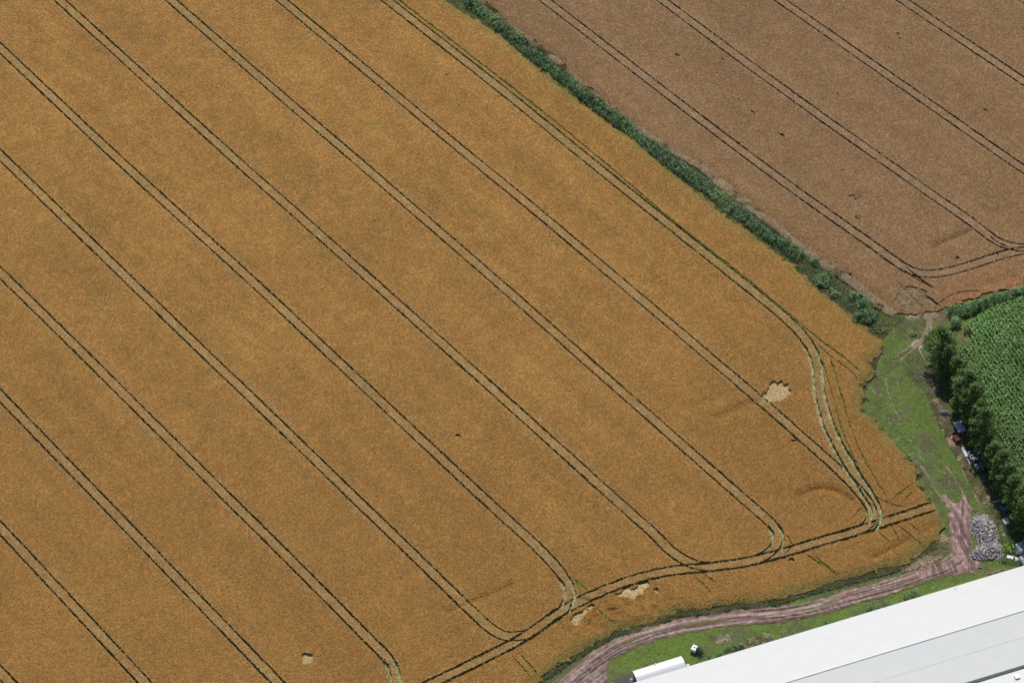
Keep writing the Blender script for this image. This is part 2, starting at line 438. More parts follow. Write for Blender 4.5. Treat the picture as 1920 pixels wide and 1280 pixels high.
WPATCHES = [[(1602, 410), (1606, 407), (1610, 413), (1615, 406), (1612, 417), (1608, 416)], [(1588, 370), (1600, 368), (1604, 375), (1612, 368), (1617, 372), (1606, 381), (1600, 378)], [(1788, 487), (1796, 483), (1800, 488), (1792, 493)], [(1264, 105), (1270, 104), (1276, 109), (1270, 110)], [(1678, 64), (1686, 66), (1688, 70), (1682, 69)], [(1682, 73), (1690, 75), (1688, 78)], [(1840, 207), (1848, 208), (1852, 213), (1845, 211)], [(1742, 135), (1747, 136), (1745, 139)], [(1880, 210), (1885, 211), (1882, 214)], [(1458, 252), (1470, 256), (1472, 261), (1464, 258)], [(1568, 178), (1573, 176), (1572, 183)], [(1380, 188), (1386, 190), (1392, 194), (1384, 193)], [(1405, 210), (1414, 213), (1418, 219), (1410, 215)], [(1352, 113), (1358, 114), (1356, 118)], [(1342, 138), (1347, 139), (1344, 142)], [(1576, 320), (1583, 322), (1580, 326)],
 [(1674, 566), (1690, 548), (1706, 538), (1724, 542), (1740, 548), (1736, 560), (1724, 572), (1708, 584), (1688, 580)], [(1728, 556), (1744, 562), (1760, 572), (1752, 580), (1734, 574)]]

def extend(line, d=14.0):
    p = np.array(line, float)
    a = p[0] + (p[0] - p[1]) / np.linalg.norm(p[0] - p[1]) * d
    return np.vstack([[a], p])

def ribbon(line, width, jit, seed, taper=False):
    n = normals2(line)
    s = np.arange(len(line)) * 0.5
    width = width * (0.72 + 0.56 * fbm(s * 0.09, s * 0 + seed * 3.3, seed))
    wl = width / 2 * (1 + jit * (vnoise(s * 1.7, s * 0 + seed, seed) * 2 - 1) + jit * 0.8 * rng.normal(0, 0.5, len(s)))
    wr = width / 2 * (1 + jit * (vnoise(s * 1.7, s * 0 + seed + 9, seed + 3) * 2 - 1) + jit * 0.8 * rng.normal(0, 0.5, len(s)))
    if taper:
        k = np.clip(np.minimum(np.arange(len(s)), np.arange(len(s))[::-1]) / 3.0, 0.15, 1); wl *= k; wr *= k
    return np.vstack([line + n * np.clip(wl, .05, None)[:, None], (line - n * np.clip(wr, .05, None)[:, None])[::-1]])

def jitter_poly(poly, step=0.5, amp=0.25):
    p = np.vstack([poly, poly[:1]])
    seg = np.linalg.norm(np.diff(p, axis=0), axis=1); s = np.concatenate([[0], np.cumsum(seg)])
    n = int(s[-1] / step); tt = np.linspace(0, s[-1], n, endpoint=False)
    q = np.stack([np.interp(tt, s, p[:, 0]), np.interp(tt, s, p[:, 1])], 1)
    return q + rng.normal(0, amp, q.shape) * 0.7

def build_crop(name, outline, ribbons, troughs, zc, mats, floor_names, density, edge_line, floor_label, bumps=None, seed=0, pale_lines=(), low_edge=None, shade_tone_spots=(), stem_mat=None):
    """ribbons: list of (polygon, class) with class 1 rut, 2 trampled, 3 laid, 4 weeds; class 0 = standing crop"""
    polys = [(jitter_poly(outline, 0.8, 0.45), 0)] + ribbons
    tl = [(smooth_line(gpoly(l), 0.4, 2), d, w) for l, d, w in troughs]
    def height(P):
        h = np.full(len(P), zc) + (fbm(P[:, 0] * 0.10, P[:, 1] * 0.10, seed) - 0.5) * 0.16
        for l, d, w in tl:
            m = (P[:, 0] > l[:, 0].min() - 5) & (P[:, 0] < l[:, 0].max() + 5) & (P[:, 1] > l[:, 1].min() - 5) & (P[:, 1] < l[:, 1].max() + 5)
            if m.any():
                dd = dist_line(P[m], l[::3]); h[m] -= d * np.exp(-(dd / w) ** 2)
        h *= 0.38 + 0.62 * np.clip(dist_line(P, low_edge) / 1.7, 0, 1) ** 0.7
        for (bc, br, ba) in (bumps or []):
            m = np.linalg.norm(P - bc, axis=1) < br * 2
            h[m] += (fbm(P[m, 0] * 0.9, P[m, 1] * 0.9, seed + 5, 2) - 0.6) * ba * np.exp(-(np.linalg.norm(P[m] - bc, axis=1) / br) ** 2)
        return h
    lo, hi = outline.min(0), outline.max(0)
    X, Y = np.meshgrid(np.arange(lo[0], hi[0], 2.2), np.arange(lo[1], hi[1], 2.2))
    gp = np.stack([X.ravel(), Y.ravel()], 1) + rng.uniform(-0.7, 0.7, (X.size, 2))
    extra = [l[:, None, :] + np.stack([normals2(l) * o for o in (-2.2, -1.4, -0.7, 0, 0.7, 1.4, 2.2)], 1) for l, d, w in tl]
    extra = [e.reshape(-1, 2)[::2] for e in extra]
    le = smooth_line(low_edge, 0.9, 1); ln_ = normals2(le)
    for o_e in (-1.8, -1.2, -0.7, -0.35, 0.35, 0.7, 1.2, 1.8): extra.append(le + ln_ * o_e + rng.normal(0, 0.1, le.shape))
    for bc, br, ba in (bumps or []):
        extra.append(bc + rng.normal(0, br * 0.7, (int(br * br * 9), 2)))
    gp = np.vstack([gp] + extra)
    gp = gp[inside(gp, outline)]
    V, Fc = [], []
    for p, k in polys:
        if 0.5 * np.sum(p[:, 0] * np.roll(p[:, 1], -1) - p[:, 1] * np.roll(p[:, 0], -1)) < 0: p = p[::-1]
        Fc.append(list(range(len(V), len(V) + len(p)))); V += [Vector(q) for q in p]
    V += [Vector(q) for q in gp]
    rv, re, rf, ov, oe, of = delaunay_2d_cdt(V, [], Fc, 0, 1e-4)
    cls = np.array([k for p, k in polys])
    P2 = np.array([[v[0], v[1]] for v in rv])
    T = np.array(rf, np.int64)
    cen = (P2[T[:, 0]] + P2[T[:, 1]] + P2[T[:, 2]]) / 3
    e1, e2 = P2[T[:, 1]] - P2[T[:, 0]], P2[T[:, 2]] - P2[T[:, 0]]
    ta = np.abs(e1[:, 0] * e2[:, 1] - e1[:, 1] * e2[:, 0]) / 2
    member = [[] for _ in polys]
    for i, o in enumerate(of):
        for k in o: member[k].append(i)
    pri = {2: 5, 1: 4, 3: 3, 4: 2, 0: 0}
    fc = np.full(len(T), -1); inb = np.zeros(len(T), bool)
    for k, (p, c_) in enumerate(polys):
        ix = np.array(member[k], int)
        pa = abs(0.5 * np.sum(p[:, 0] * np.roll(p[:, 1], -1) - p[:, 1] * np.roll(p[:, 0], -1)))
        if len(p) < 150 or ta[ix].sum() > 1.4 * pa or ta[ix].sum() < 0.6 * pa:      # the triangulation lost this outline: test the points
            bb = np.flatnonzero(((cen > p.min(0)) & (cen < p.max(0))).all(1)); ix = bb[inside(cen[bb], p)]
        if k == 0: inb[ix] = True
        up = np.array([pri.get(int(v), -1) for v in (-1, 0, 1, 2, 3, 4)])[fc[ix] + 1] < pri[c_]
        fc[ix[up]] = c_
    T, fc = T[inb], fc[inb]
    # orientation up
    a, b, c = P2[T[:, 0]], P2[T[:, 1]], P2[T[:, 2]]
    ar = 0.5 * ((b[:, 0] - a[:, 0]) * (c[:, 1] - a[:, 1]) - (b[:, 1] - a[:, 1]) * (c[:, 0] - a[:, 0]))
    T[ar < 0] = T[ar < 0][:, [0, 2, 1]]; ar = np.abs(ar)
    top = T[fc == 0]
    hz = height(P2)
    n = len(P2)
    V3 = [np.column_stack([P2, hz]), np.column_stack([P2, np.full(n, 0.02)])]
    # walls
    e = np.concatenate([top[:, [0, 1]], top[:, [1, 2]], top[:, [2, 0]]])
    key = np.sort(e, 1); kk = key[:, 0] * n + key[:, 1]
    u, inv, cnt = np.unique(kk, return_inverse=True, return_counts=True)
    be = e[cnt[inv] == 1]
    walls = np.stack([be[:, 1], be[:, 0], be[:, 0] + n, be[:, 1] + n], 1)
    # tufts of ears on the canopy
    def sample(sel, dens):
        A = ar[sel]; N = int(A.sum() * dens)
        if N == 0: return np.zeros((0, 3))
        f = np.flatnonzero(sel)[rng.choice(len(A), N, p=A / A.sum())]
        r1, r2 = np.sqrt(rng.random(N)), rng.random(N)
        return PZ[T[f, 0]] * (1 - r1)[:, None] + PZ[T[f, 1]] * (r1 * (1 - r2))[:, None] + PZ[T[f, 2]] * (r1 * r2)[:, None]
    PZ = np.column_stack([P2, hz])
    tp = sample(fc == 0, density); N = len(tp); th = tp[:, 2].copy(); tp = tp[:, :2].copy()
    wind = 2.4 + 2.6 * (fbm(tp[:, 0] * 0.06, tp[:, 1] * 0.06, seed + 11) - 0.5) + 1.6 * (fbm(tp[:, 0] * 0.5, tp[:, 1] * 0.5, seed + 12) - 0.5)
    tv = np.zeros((N, 2, 3, 3))
    for k in range(2):
        an = wind + rng.normal(0, 0.9, N); L = rng.uniform(0.18, 0.46, N); wd = rng.uniform(0.045, 0.095, N)
        d = np.column_stack([np.cos(an), np.sin(an)]); pw = np.column_stack([-d[:, 1], d[:, 0]])
        c0 = tp + rng.normal(0, 0.08, (N, 2)); z0 = th + rng.uniform(0.0, 0.05, N); up = rng.uniform(-0.01, 0.13, N)
        tv[:, k, 0, :2] = c0 - pw * wd[:, None]; tv[:, k, 1, :2] = c0 + pw * wd[:, None]; tv[:, k, 2, :2] = c0 + d * L[:, None]
        tv[:, k, 0, 2] = z0; tv[:, k, 1, 2] = z0; tv[:, k, 2, 2] = z0 + up
    tf = (2 * n + np.arange(N * 6)).reshape(-1, 3)
    allv = np.vstack(V3 + [tv.reshape(-1, 3)])
    tint = np.concatenate([np.full(2 * n, 0.42), np.repeat(np.clip(rng.normal(0.5, 0.3, N * 2), 0, 1), 3)])
    tint2 = np.concatenate([np.full(2 * n, 0.5), np.repeat(rng.random(N * 2), 3)])
    PA = np.vstack([P2, tp])
    spread = lambda v: np.concatenate([v[:n], v[:n], np.repeat(v[n:], 6)])
    gr = np.zeros(len(PA)); pl = np.zeros(len(PA))
    for l, wdt, amt in edge_line:
        gr = np.maximum(gr, amt * np.clip(1 - dist_line(PA, l) / wdt, 0, 1) * (0.35 + 0.9 * vnoise(PA[:, 0] * 0.4, PA[:, 1] * 0.4, seed + 2)))
    for l in pale_lines:
        pl = np.maximum(pl, 0.34 * np.clip((1.5 - dist_line(PA, l)) / 0.5, 0, 1))
    shade_tone = np.zeros(len(PA))
    for c_, r_, a_ in shade_tone_spots: shade_tone = np.maximum(shade_tone, a_ * np.exp(-(np.linalg.norm(PA - c_, axis=1) / r_) ** 2))
    pl *= 0.2 + 1.1 * vnoise(PA[:, 0] * 0.9, PA[:, 1] * 0.9, seed + 8)
    gr, pl, shade_tone = spread(gr), spread(pl), spread(shade_tone)
    stem = np.full(len(top) + len(tf) + len(walls), 0); stem[len(top) + len(tf):] = 1
    me = mesh_np(name, allv, [np.concatenate([top, tf]), walls], [mats[0], stem_mat or M['stems']], stem, {'tint': tint, 'tint2': tint2, 'green': np.clip(gr, 0, 1), 'pale': np.clip(pl, 0, 1), 'deepened': np.clip(shade_tone, 0, 1)})
    crop = link(name, me)
    # the floor of wheelings, laid straw
    lt, lm, lv, off = [], [], [], 0
    zf = {1: 0.03, 2: 0.05, 3: 0.16, 4: zc * 0.72}
    lv = []
    for k, mi in ((1, 0), (2, 1), (3, 2), (4, 3)):
        tk = T[fc == k]
        if not len(tk): continue
        us, iv = np.unique(tk, return_inverse=True)
        pz = np.full(len(us), zf[k]) + (fbm(P2[us, 0] * 1.5, P2[us, 1] * 1.5, 3) - 0.5) * 0.12
        lv.append(np.column_stack([P2[us], pz])); lt.append(iv.reshape(-1, 3) + off); lm += [mi] * len(tk); off += len(us)
    # flattened straws over the laid and trodden parts
    for k, dens, mi, lng in ((3, 34, 2, 0.95), (2, 8, 1, 0.5), (4, 8, 3, 0.22), (1, 1.2, 0, 0.3)):
        sp = sample(fc == k, dens)[:, :2]; q = len(sp)
        if not q: continue
        if k == 4: a0 = rng.uniform(0, 6.28, q)
        else: a0 = rng.normal(2.2, 0.5, q) + 3 * vnoise(sp[:, 0] * 0.25, sp[:, 1] * 0.25, 8)
        d = np.column_stack([np.cos(a0), np.sin(a0)]); w = np.column_stack([-d[:, 1], d[:, 0]])
        L = rng.uniform(0.6, 1.4, q)[:, None] * lng; Wd = (rng.uniform(0.03, 0.06, q) if k in (2, 3) else rng.uniform(0.06, 0.13, q))[:, None]
        z0 = zf[k] + 0.05
        zz = np.full(q, z0) + rng.uniform(0, 0.12, q) * (k == 3); up = rng.uniform(0.0, 0.2 if k != 4 else 0.5, q)
        sv = np.stack([np.column_stack([sp - w * Wd, zz]), np.column_stack([sp + w * Wd, zz]), np.column_stack([sp + d * L, zz + up])], 1)
        lv.append(sv.reshape(-1, 3)); lt.append(np.arange(q * 3).reshape(-1, 3) + off); lm += [mi] * q; off += q * 3
    fl = link(floor_names, mesh_np(floor_names, np.vstack(lv), np.concatenate(lt), mats[1:], lm))
    tag(fl, floor_label, 'tracks', kind='structure')
    return crop

def wheel_ribbons(lines, gap, width, jit, head=None, head_width=None, seed0=0):
    out = []
    for i, l in enumerate(lines):
        L = extend(gpoly(l)) if i != head else gpoly(l)
        c = smooth_line(L, 0.5, 3); nn = normals2(c)
        for s in (-1, 1):
            out.append((ribbon(c + nn * s * gap / 2, head_width if i == head else width, jit, seed0 + i * 2 + s), 1))
    return out

rb = wheel_ribbons(TRAMS, 1.9, 0.43, 0.24, HEAD, 0.58, 10)
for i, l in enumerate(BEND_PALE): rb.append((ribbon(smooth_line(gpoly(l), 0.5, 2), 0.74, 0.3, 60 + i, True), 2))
for i, l in enumerate(GREEN_LINES): rb.append((ribbon(smooth_line(gpoly(l), 0.5, 2), 0.38 if i else 0.46, 0.5, 90 + i, True), 4))
for p in PATCHES: rb.append((jitter_poly(gpoly(p), 0.4, 0.10), 3))
for k in range(26):                                        # small gaps in the standing crop
    c = g2((rng.uniform(40, 1500), rng.uniform(20, 1240)))
    rr = rng.uniform(0.12, 0.32); an = np.linspace(0, 6.28, 7)[:-1]
    rb.append((c + np.column_stack([np.cos(an), np.sin(an) * 0.6]) * rr * rng.uniform(0.6, 1.3, (6, 1)), 4))
be_line = gpoly(BARLEY_EDGE)
outline = gpoly(BARLEY)
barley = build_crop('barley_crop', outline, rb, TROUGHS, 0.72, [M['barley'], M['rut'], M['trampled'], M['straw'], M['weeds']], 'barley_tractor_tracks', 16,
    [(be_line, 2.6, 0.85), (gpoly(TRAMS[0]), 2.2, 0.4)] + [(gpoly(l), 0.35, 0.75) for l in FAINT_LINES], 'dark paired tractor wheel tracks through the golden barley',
    [(g2((1150, 1135)), 7.0, 0.9), (g2((1240, 1130)), 5.0, 0.6), (g2((1090, 1155)), 4.0, 0.7)], 1, [extend(gpoly(l)) for l in TRAMS], be_line, [(g2((1620, 900)), 58.0, 0.72), (g2((1200, 1200)), 70.0, 0.55), (g2((500, 1250)), 75.0, 0.55), (g2((0, 1000)), 60.0, 0.5)])  # spots deepen the lower and right barley, imitating view-angle and vignette darkening
tag(barley, 'ripened golden orange barley filling the large field on the left', 'barley', kind='stuff')

rb = wheel_ribbons(WTRAMS, 1.9, 0.41, 0.26, None, None, 200)
for i, l in enumerate([[(1690, 505), (1715, 525), (1752, 545)], [(1712, 518), (1735, 532), (1758, 548)], [(1700, 545), (1712, 560), (1730, 578)], [(1752, 578), (1780, 556), (1815, 545), (1845, 548)], [(1865, 470), (1872, 480), (1868, 492)], [(1720, 545), (1750, 566), (1768, 580)]]):
    rb.append((ribbon(smooth_line(gpoly(l), 0.5, 2), 0.32, 0.4, 240 + i, True), 1))
for i, l in enumerate([[(1850, 441), (1868, 457), (1895, 470)], [(1690, 498), (1712, 515), (1745, 540)]]):
    rb.append((ribbon(smooth_line(gpoly(l), 0.5, 2), 0.40, 0.3, 260 + i, True), 2))
for i, p in enumerate(WPATCHES): rb.append((jitter_poly(gpoly(p), 0.3, 0.06) if i < 16 else jitter_poly(gpoly(p), 0.7, 0.12), 3))
for k in range(4):
    c = g2((rng.uniform(1150, 1900), rng.uniform(20, 480)))
    rr = rng.uniform(0.10, 0.25); an = np.linspace(0, 6.28, 7)[:-1]
    rb.append((c + np.column_stack([np.cos(an), np.sin(an) * 0.6]) * rr * rng.uniform(0.6, 1.3, (6, 1)), 1))
wheat = build_crop('wheat_crop', gpoly(WHEAT), rb, WTROUGHS, 0.6, [M['wheat'], M['rut_wheat'], M['trampled'], M['straw_dull'], M['weeds']], 'wheat_tractor_tracks', 16,
    [], 'dark paired tractor wheel tracks through the brown wheat', [(g2((1720, 562)), 4.0, 0.8)], 31, [extend(gpoly(l)) for l in WTRAMS], gpoly(WHEAT_EDGE), [(g2((1870, 550)), 7.0, 0.9), (g2((1820, 562)), 5.0, 0.8)], M['stems_wheat'])
tag(wheat, 'ripened brown wheat filling the field beyond the hedge', 'wheat', kind='stuff')

# ------------------------------------------------------------------ dirt tracks: ribbons and pads of churned red-brown earth
TRACK = [(1020, 1318), (1062, 1282), (1098, 1252), (1130, 1228), (1172, 1204), (1230, 1184), (1300, 1168), (1370, 1159), (1440, 1154), (1500, 1147), (1560, 1131), (1620, 1113), (1680, 1096), (1730, 1078), (1775, 1062), (1800, 1045)]
PAD = [(1772, 930), (1790, 948), (1806, 934), (1820, 952), (1822, 975), (1820, 1005), (1824, 1045), (1838, 1058), (1815, 1075), (1770, 1078), (1715, 1092), (1720, 1064), (1778, 1048), (1783, 1030), (1782, 1000), (1779, 965)]
MUD = [(1010, 1318), (1040, 1280), (1060, 1262), (1092, 1244), (1118, 1238), (1136, 1250), (1140, 1275), (1128, 1318)]
RUTLETS = [([(1722, 866), (1734, 884), (1745, 904), (1758, 926), (1775, 945)], 0.55), ([(1768, 866), (1785, 890), (1800, 915), (1812, 938), (1818, 958)], 0.5), ([(1795, 868), (1812, 895), (1826, 925), (1838, 950), (1846, 972)], 0.35), ([(1752, 850), (1768, 880), (1782, 910), (1793, 940)], 0.3), ([(1738, 637), (1722, 649), (1702, 664), (1682, 680)], 0.5), ([(1722, 640), (1704, 652), (1690, 662), (1676, 672)], 0.45), ([(1656, 690), (1660, 705), (1663, 728), (1672, 760), (1690, 790)], 0.4), ([(1678, 700), (1684, 720), (1690, 745)], 0.35), ([(1742, 590), (1744, 610), (1740, 622), (1733, 637), (1715, 650)], 1.5), ([(1722, 591), (1742, 596), (1756, 589)], 1.9), ([(1815, 1060), (1850, 1066), (1890, 1068)], 0.5), ([(1800, 1068), (1840, 1078), (1872, 1072)], 0.4)]
track_l = smooth_line(gpoly(TRACK), 0.4, 2)
pad_p, mud_p = gpoly(PAD), gpoly(MUD)
rut_l = [(smooth_line(gpoly(l), 0.5, 2), w) for l, w in RUTLETS]
allp = np.vstack([track_l, pad_p, mud_p] + [l for l, w in rut_l])
lo, hi = allp.min(0) - 3, allp.max(0) + 3
st = 0.22
X, Y = np.meshgrid(np.arange(lo[0], hi[0], st), np.arange(lo[1], hi[1], st))
shp = X.shape
Pn = np.stack([X.ravel(), Y.ravel()], 1)
def signed_to_line(P, line, reach):
    """along-distance, signed offset and distance to a line (only near it)"""
    s_out = np.zeros(len(P)); d_out = np.full(len(P), 1e3); sg = np.zeros(len(P))
    L = line[::2]; seg = np.linalg.norm(np.diff(L, axis=0), axis=1); cs = np.concatenate([[0], np.cumsum(seg)])
    for i, (a, b) in enumerate(zip(L[:-1], L[1:])):
        m = (np.abs(P[:, 0] - (a[0] + b[0]) / 2) < reach + 1) & (np.abs(P[:, 1] - (a[1] + b[1]) / 2) < reach + 1)
        idx = np.flatnonzero(m)
        if not len(idx): continue
        ab = b - a; q = P[idx] - a
        tt = np.clip((q @ ab) / (ab @ ab), 0, 1); dv = q - tt[:, None] * ab
        dd = np.linalg.norm(dv, axis=1); cr = np.sign(ab[0] * q[:, 1] - ab[1] * q[:, 0])
        k = dd < d_out[idx]
        j = idx[k]; d_out[j] = dd[k]; sg[j] = cr[k] * dd[k]; s_out[j] = cs[i] + tt[k] * seg[i]
    return s_out, sg, d_out
s_, o_, d_ = signed_to_line(Pn, track_l, 4.5)
wob = (fbm(s_ * 0.12, s_ * 0 + 3, 4) - 0.5) * 0.9
halfw = 1.55 + 0.45 * (fbm(s_ * 0.15, s_ * 0, 9) - 0.5)
edge_n = (fbm(Pn[:, 0] * 0.9, Pn[:, 1] * 0.9, 21) - 0.5)
m_track = np.clip((halfw + 0.3 + edge_n * 1.4 - d_) / 0.9, 0, 1)
in_pad = inside(Pn, pad_p); d_pad = dist_line(Pn, np.vstack([pad_p, pad_p[:1]])) * np.where(in_pad, 1, -1)
in_mud = inside(Pn, mud_p); d_mud = dist_line(Pn, np.vstack([mud_p, mud_p[:1]])) * np.where(in_mud, 1, -1)
m_pad = np.clip((d_pad + 0.3 + edge_n * 2.0) / 0.9, 0, 1); m_mud = np.clip((d_mud + 0.3 + edge_n * 1.2) / 0.8, 0, 1)
mask = np.maximum(np.maximum(m_track, m_pad), m_mud)
z = np.zeros(len(Pn)); wet = np.zeros(len(Pn)); grassy = np.zeros(len(Pn))
for off, wd, dp in ((-1.05, 0.2, 0.26), (0.75, 0.2, 0.26), (-0.45, 0.15, 0.14), (1.25, 0.15, 0.15), (0.2, 0.14, 0.12), (-1.45, 0.13, 0.12)):
    q = o_ - off - wob * (0.6 + 0.4 * math.sin(off * 5))
    g = np.exp(-(q / wd) ** 2)
    z -= dp * g * m_track; z += 0.45 * dp * np.exp(-((np.abs(q) - wd * 1.9) / (wd * 0.8)) ** 2) * m_track
    wet = np.maximum(wet, g * np.clip((vnoise(s_ * 0.22, s_ * 0 + off * 7, 5) - 0.42) * 4, 0, 1) * m_track)
mid = np.exp(-((o_ + 0.15 - wob) / 0.42) ** 2) * np.clip((fbm(s_ * 0.2, s_ * 0 + 2, 12) - 0.38) * 4, 0, 1)
grassy = np.maximum(grassy, 0.85 * mid * (m_pad < 0.3) * (m_mud < 0.2))
grassy = np.maximum(grassy, np.clip(1.15 - mask * 1.6 + edge_n * 1.2, 0, 1))
# streaky ruts in the pad (driven up and down) and the mud at the bottom
pa = math.radians(98)
u = Pn[:, 0] * math.cos(pa) + Pn[:, 1] * math.sin(pa); v = -Pn[:, 0] * math.sin(pa) + Pn[:, 1] * math.cos(pa)
stre = vnoise((v + 1.4 * (vnoise(u * 0.12, v * 0 + 1, 3) - 0.5) * 2) * 2.2, u * 0.10, 6) - 0.5
fst = vnoise((v + 0.9 * (vnoise(u * 0.2, v * 0 + 4, 13) - 0.5) * 2) * 5.5, u * 0.16, 26) - 0.5
stre = stre * 0.6 + fst * 0.55
z += stre * 0.5 * m_pad; wet = np.maximum(wet, np.clip((-stre - 0.27) * 5, 0, 1) * m_pad * 0.8)
dry = np.clip(0.5 + stre * 1.6, 0, 1) * m_pad + (1 - m_pad) * np.clip(0.5 + 1.1 * (vnoise((o_ - wob) * 2.6, s_ * 0.06, 77) - 0.5) + 1.0 * (vnoise((o_ - wob * 0.7) * 6.5, s_ * 0.12, 78) - 0.5), 0, 1)
mu = fbm(Pn[:, 0] * 1.4, Pn[:, 1] * 1.4, 15) - 0.5
z += mu * 0.25 * m_mud; wet = np.maximum(wet, np.clip((0.05 - mu) * 2, 0, 0.6) * m_mud)
for l, w in rut_l:
    s2, o2, d2 = signed_to_line(Pn, l, 2.5)
    brk = np.clip((vnoise(s2 * 0.35, s2 * 0, 31) - 0.15) * 3, 0, 1)
    mk = np.clip((w * 0.5 + edge_n * 0.5 - d2) / 0.25, 0, 1) * brk
    z -= 0.05 * mk * (mask < 0.3); mask = np.maximum(mask, mk); grassy = np.where(mk > 0.05, np.clip(np.maximum(grassy * 0.6, 0.62 - 0.35 * mk + edge_n), 0, 1) * (m_pad < 0.4), grassy)
z += (fbm(Pn[:, 0] * 2.5, Pn[:, 1] * 2.5, 44) - 0.5) * 0.07
keep = mask > 0.06
gi = np.arange(len(Pn)).reshape(shp)
quads = np.stack([gi[:-1, :-1], gi[:-1, 1:], gi[1:, 1:], gi[1:, :-1]], -1).reshape(-1, 4)
quads = quads[keep[quads].sum(1) >= 3]
us, iv = np.unique(quads, return_inverse=True)
zz = np.maximum(z[us] + 0.24, 0.012) * np.clip(mask[us] * 1.1, 0.03, 1)
dirt = link('dirt_track', mesh_np('dirt_track', np.column_stack([Pn[us], zz + 0.004]), iv.reshape(-1, 4), [M['dirt']], None, {'wet': wet[us], 'grassy': grassy[us], 'dry': dry[us]}, smooth=True))
tag(dirt, 'rutted red brown farm track curving past the white shed', 'track', kind='structure')
dirt_mask_pts = (lo, st, shp, mask)
def dirt_at(P):
    ix = np.clip(((P[:, 0] - lo_d[0]) / st).astype(int), 0, shp[1] - 1); iy = np.clip(((P[:, 1] - lo_d[1]) / st).astype(int), 0, shp[0] - 1)
    ok = (P[:, 0] > lo_d[0]) & (P[:, 1] > lo_d[1]) & (P[:, 0] < lo_d[0] + st * shp[1]) & (P[:, 1] < lo_d[1] + st * shp[0])
    return np.where(ok, mask2[iy, ix], 0)
lo_d = lo; mask2 = (mask * (1 - grassy)).reshape(shp)

asph_p = jitter_poly(gpoly([(1142, 1292), (1152, 1276), (1170, 1266), (1186, 1262), (1200, 1285), (1196, 1310), (1150, 1312)]), 0.6, 0.12)
bm = bmesh.new(); bm.faces.new([bm.verts.new((p[0], p[1], 0.05)) for p in asph_p])
bmesh.ops.triangulate(bm, faces=bm.faces)
tag(link('asphalt_pad', bm_done(bm, 'asphalt_pad', M['asphalt'])), 'dark asphalt apron at the end of the curved white shed', 'apron', kind='structure')

# ------------------------------------------------------------------ rough grass of the verges
def zone_points(poly, dens):
    p = gpoly(poly); l, h = p.min(0), p.max(0)
    n = int((h - l).prod() * dens)
    q = l + rng.random((n, 2)) * (h - l)
    return q[inside(q, p)]

GREEN_B = [(0.145, 0.225, 0.036), (0.120, 0.195, 0.036), (0.175, 0.235, 0.052)]
GREEN_D = [(0.085, 0.125, 0.045), (0.11, 0.145, 0.055), (0.135, 0.155, 0.065)]
GREEN_G = [(0.16, 0.20, 0.09), (0.22, 0.25, 0.15), (0.12, 0.165, 0.06), (0.34, 0.36, 0.27)]
OLIVE = [(0.14, 0.135, 0.06), (0.19, 0.17, 0.085), (0.12, 0.125, 0.05), (0.24, 0.20, 0.11)]
STRAW = [(0.48, 0.38, 0.25), (0.58, 0.47, 0.33), (0.40, 0.31, 0.19), (0.66, 0.54, 0.40)]
BROWN = [(0.16, 0.12, 0.08), (0.21, 0.165, 0.10), (0.14, 0.13, 0.06)]
def off_edge(line, a, b):
    """strip in pixels between two vertical offsets of a line"""
    return [(x, y + a) for x, y in line] + [(x, y + b) for x, y in line[::-1]]
LOWEDGE = [p for p in BARLEY_EDGE if p[1] > 1015]
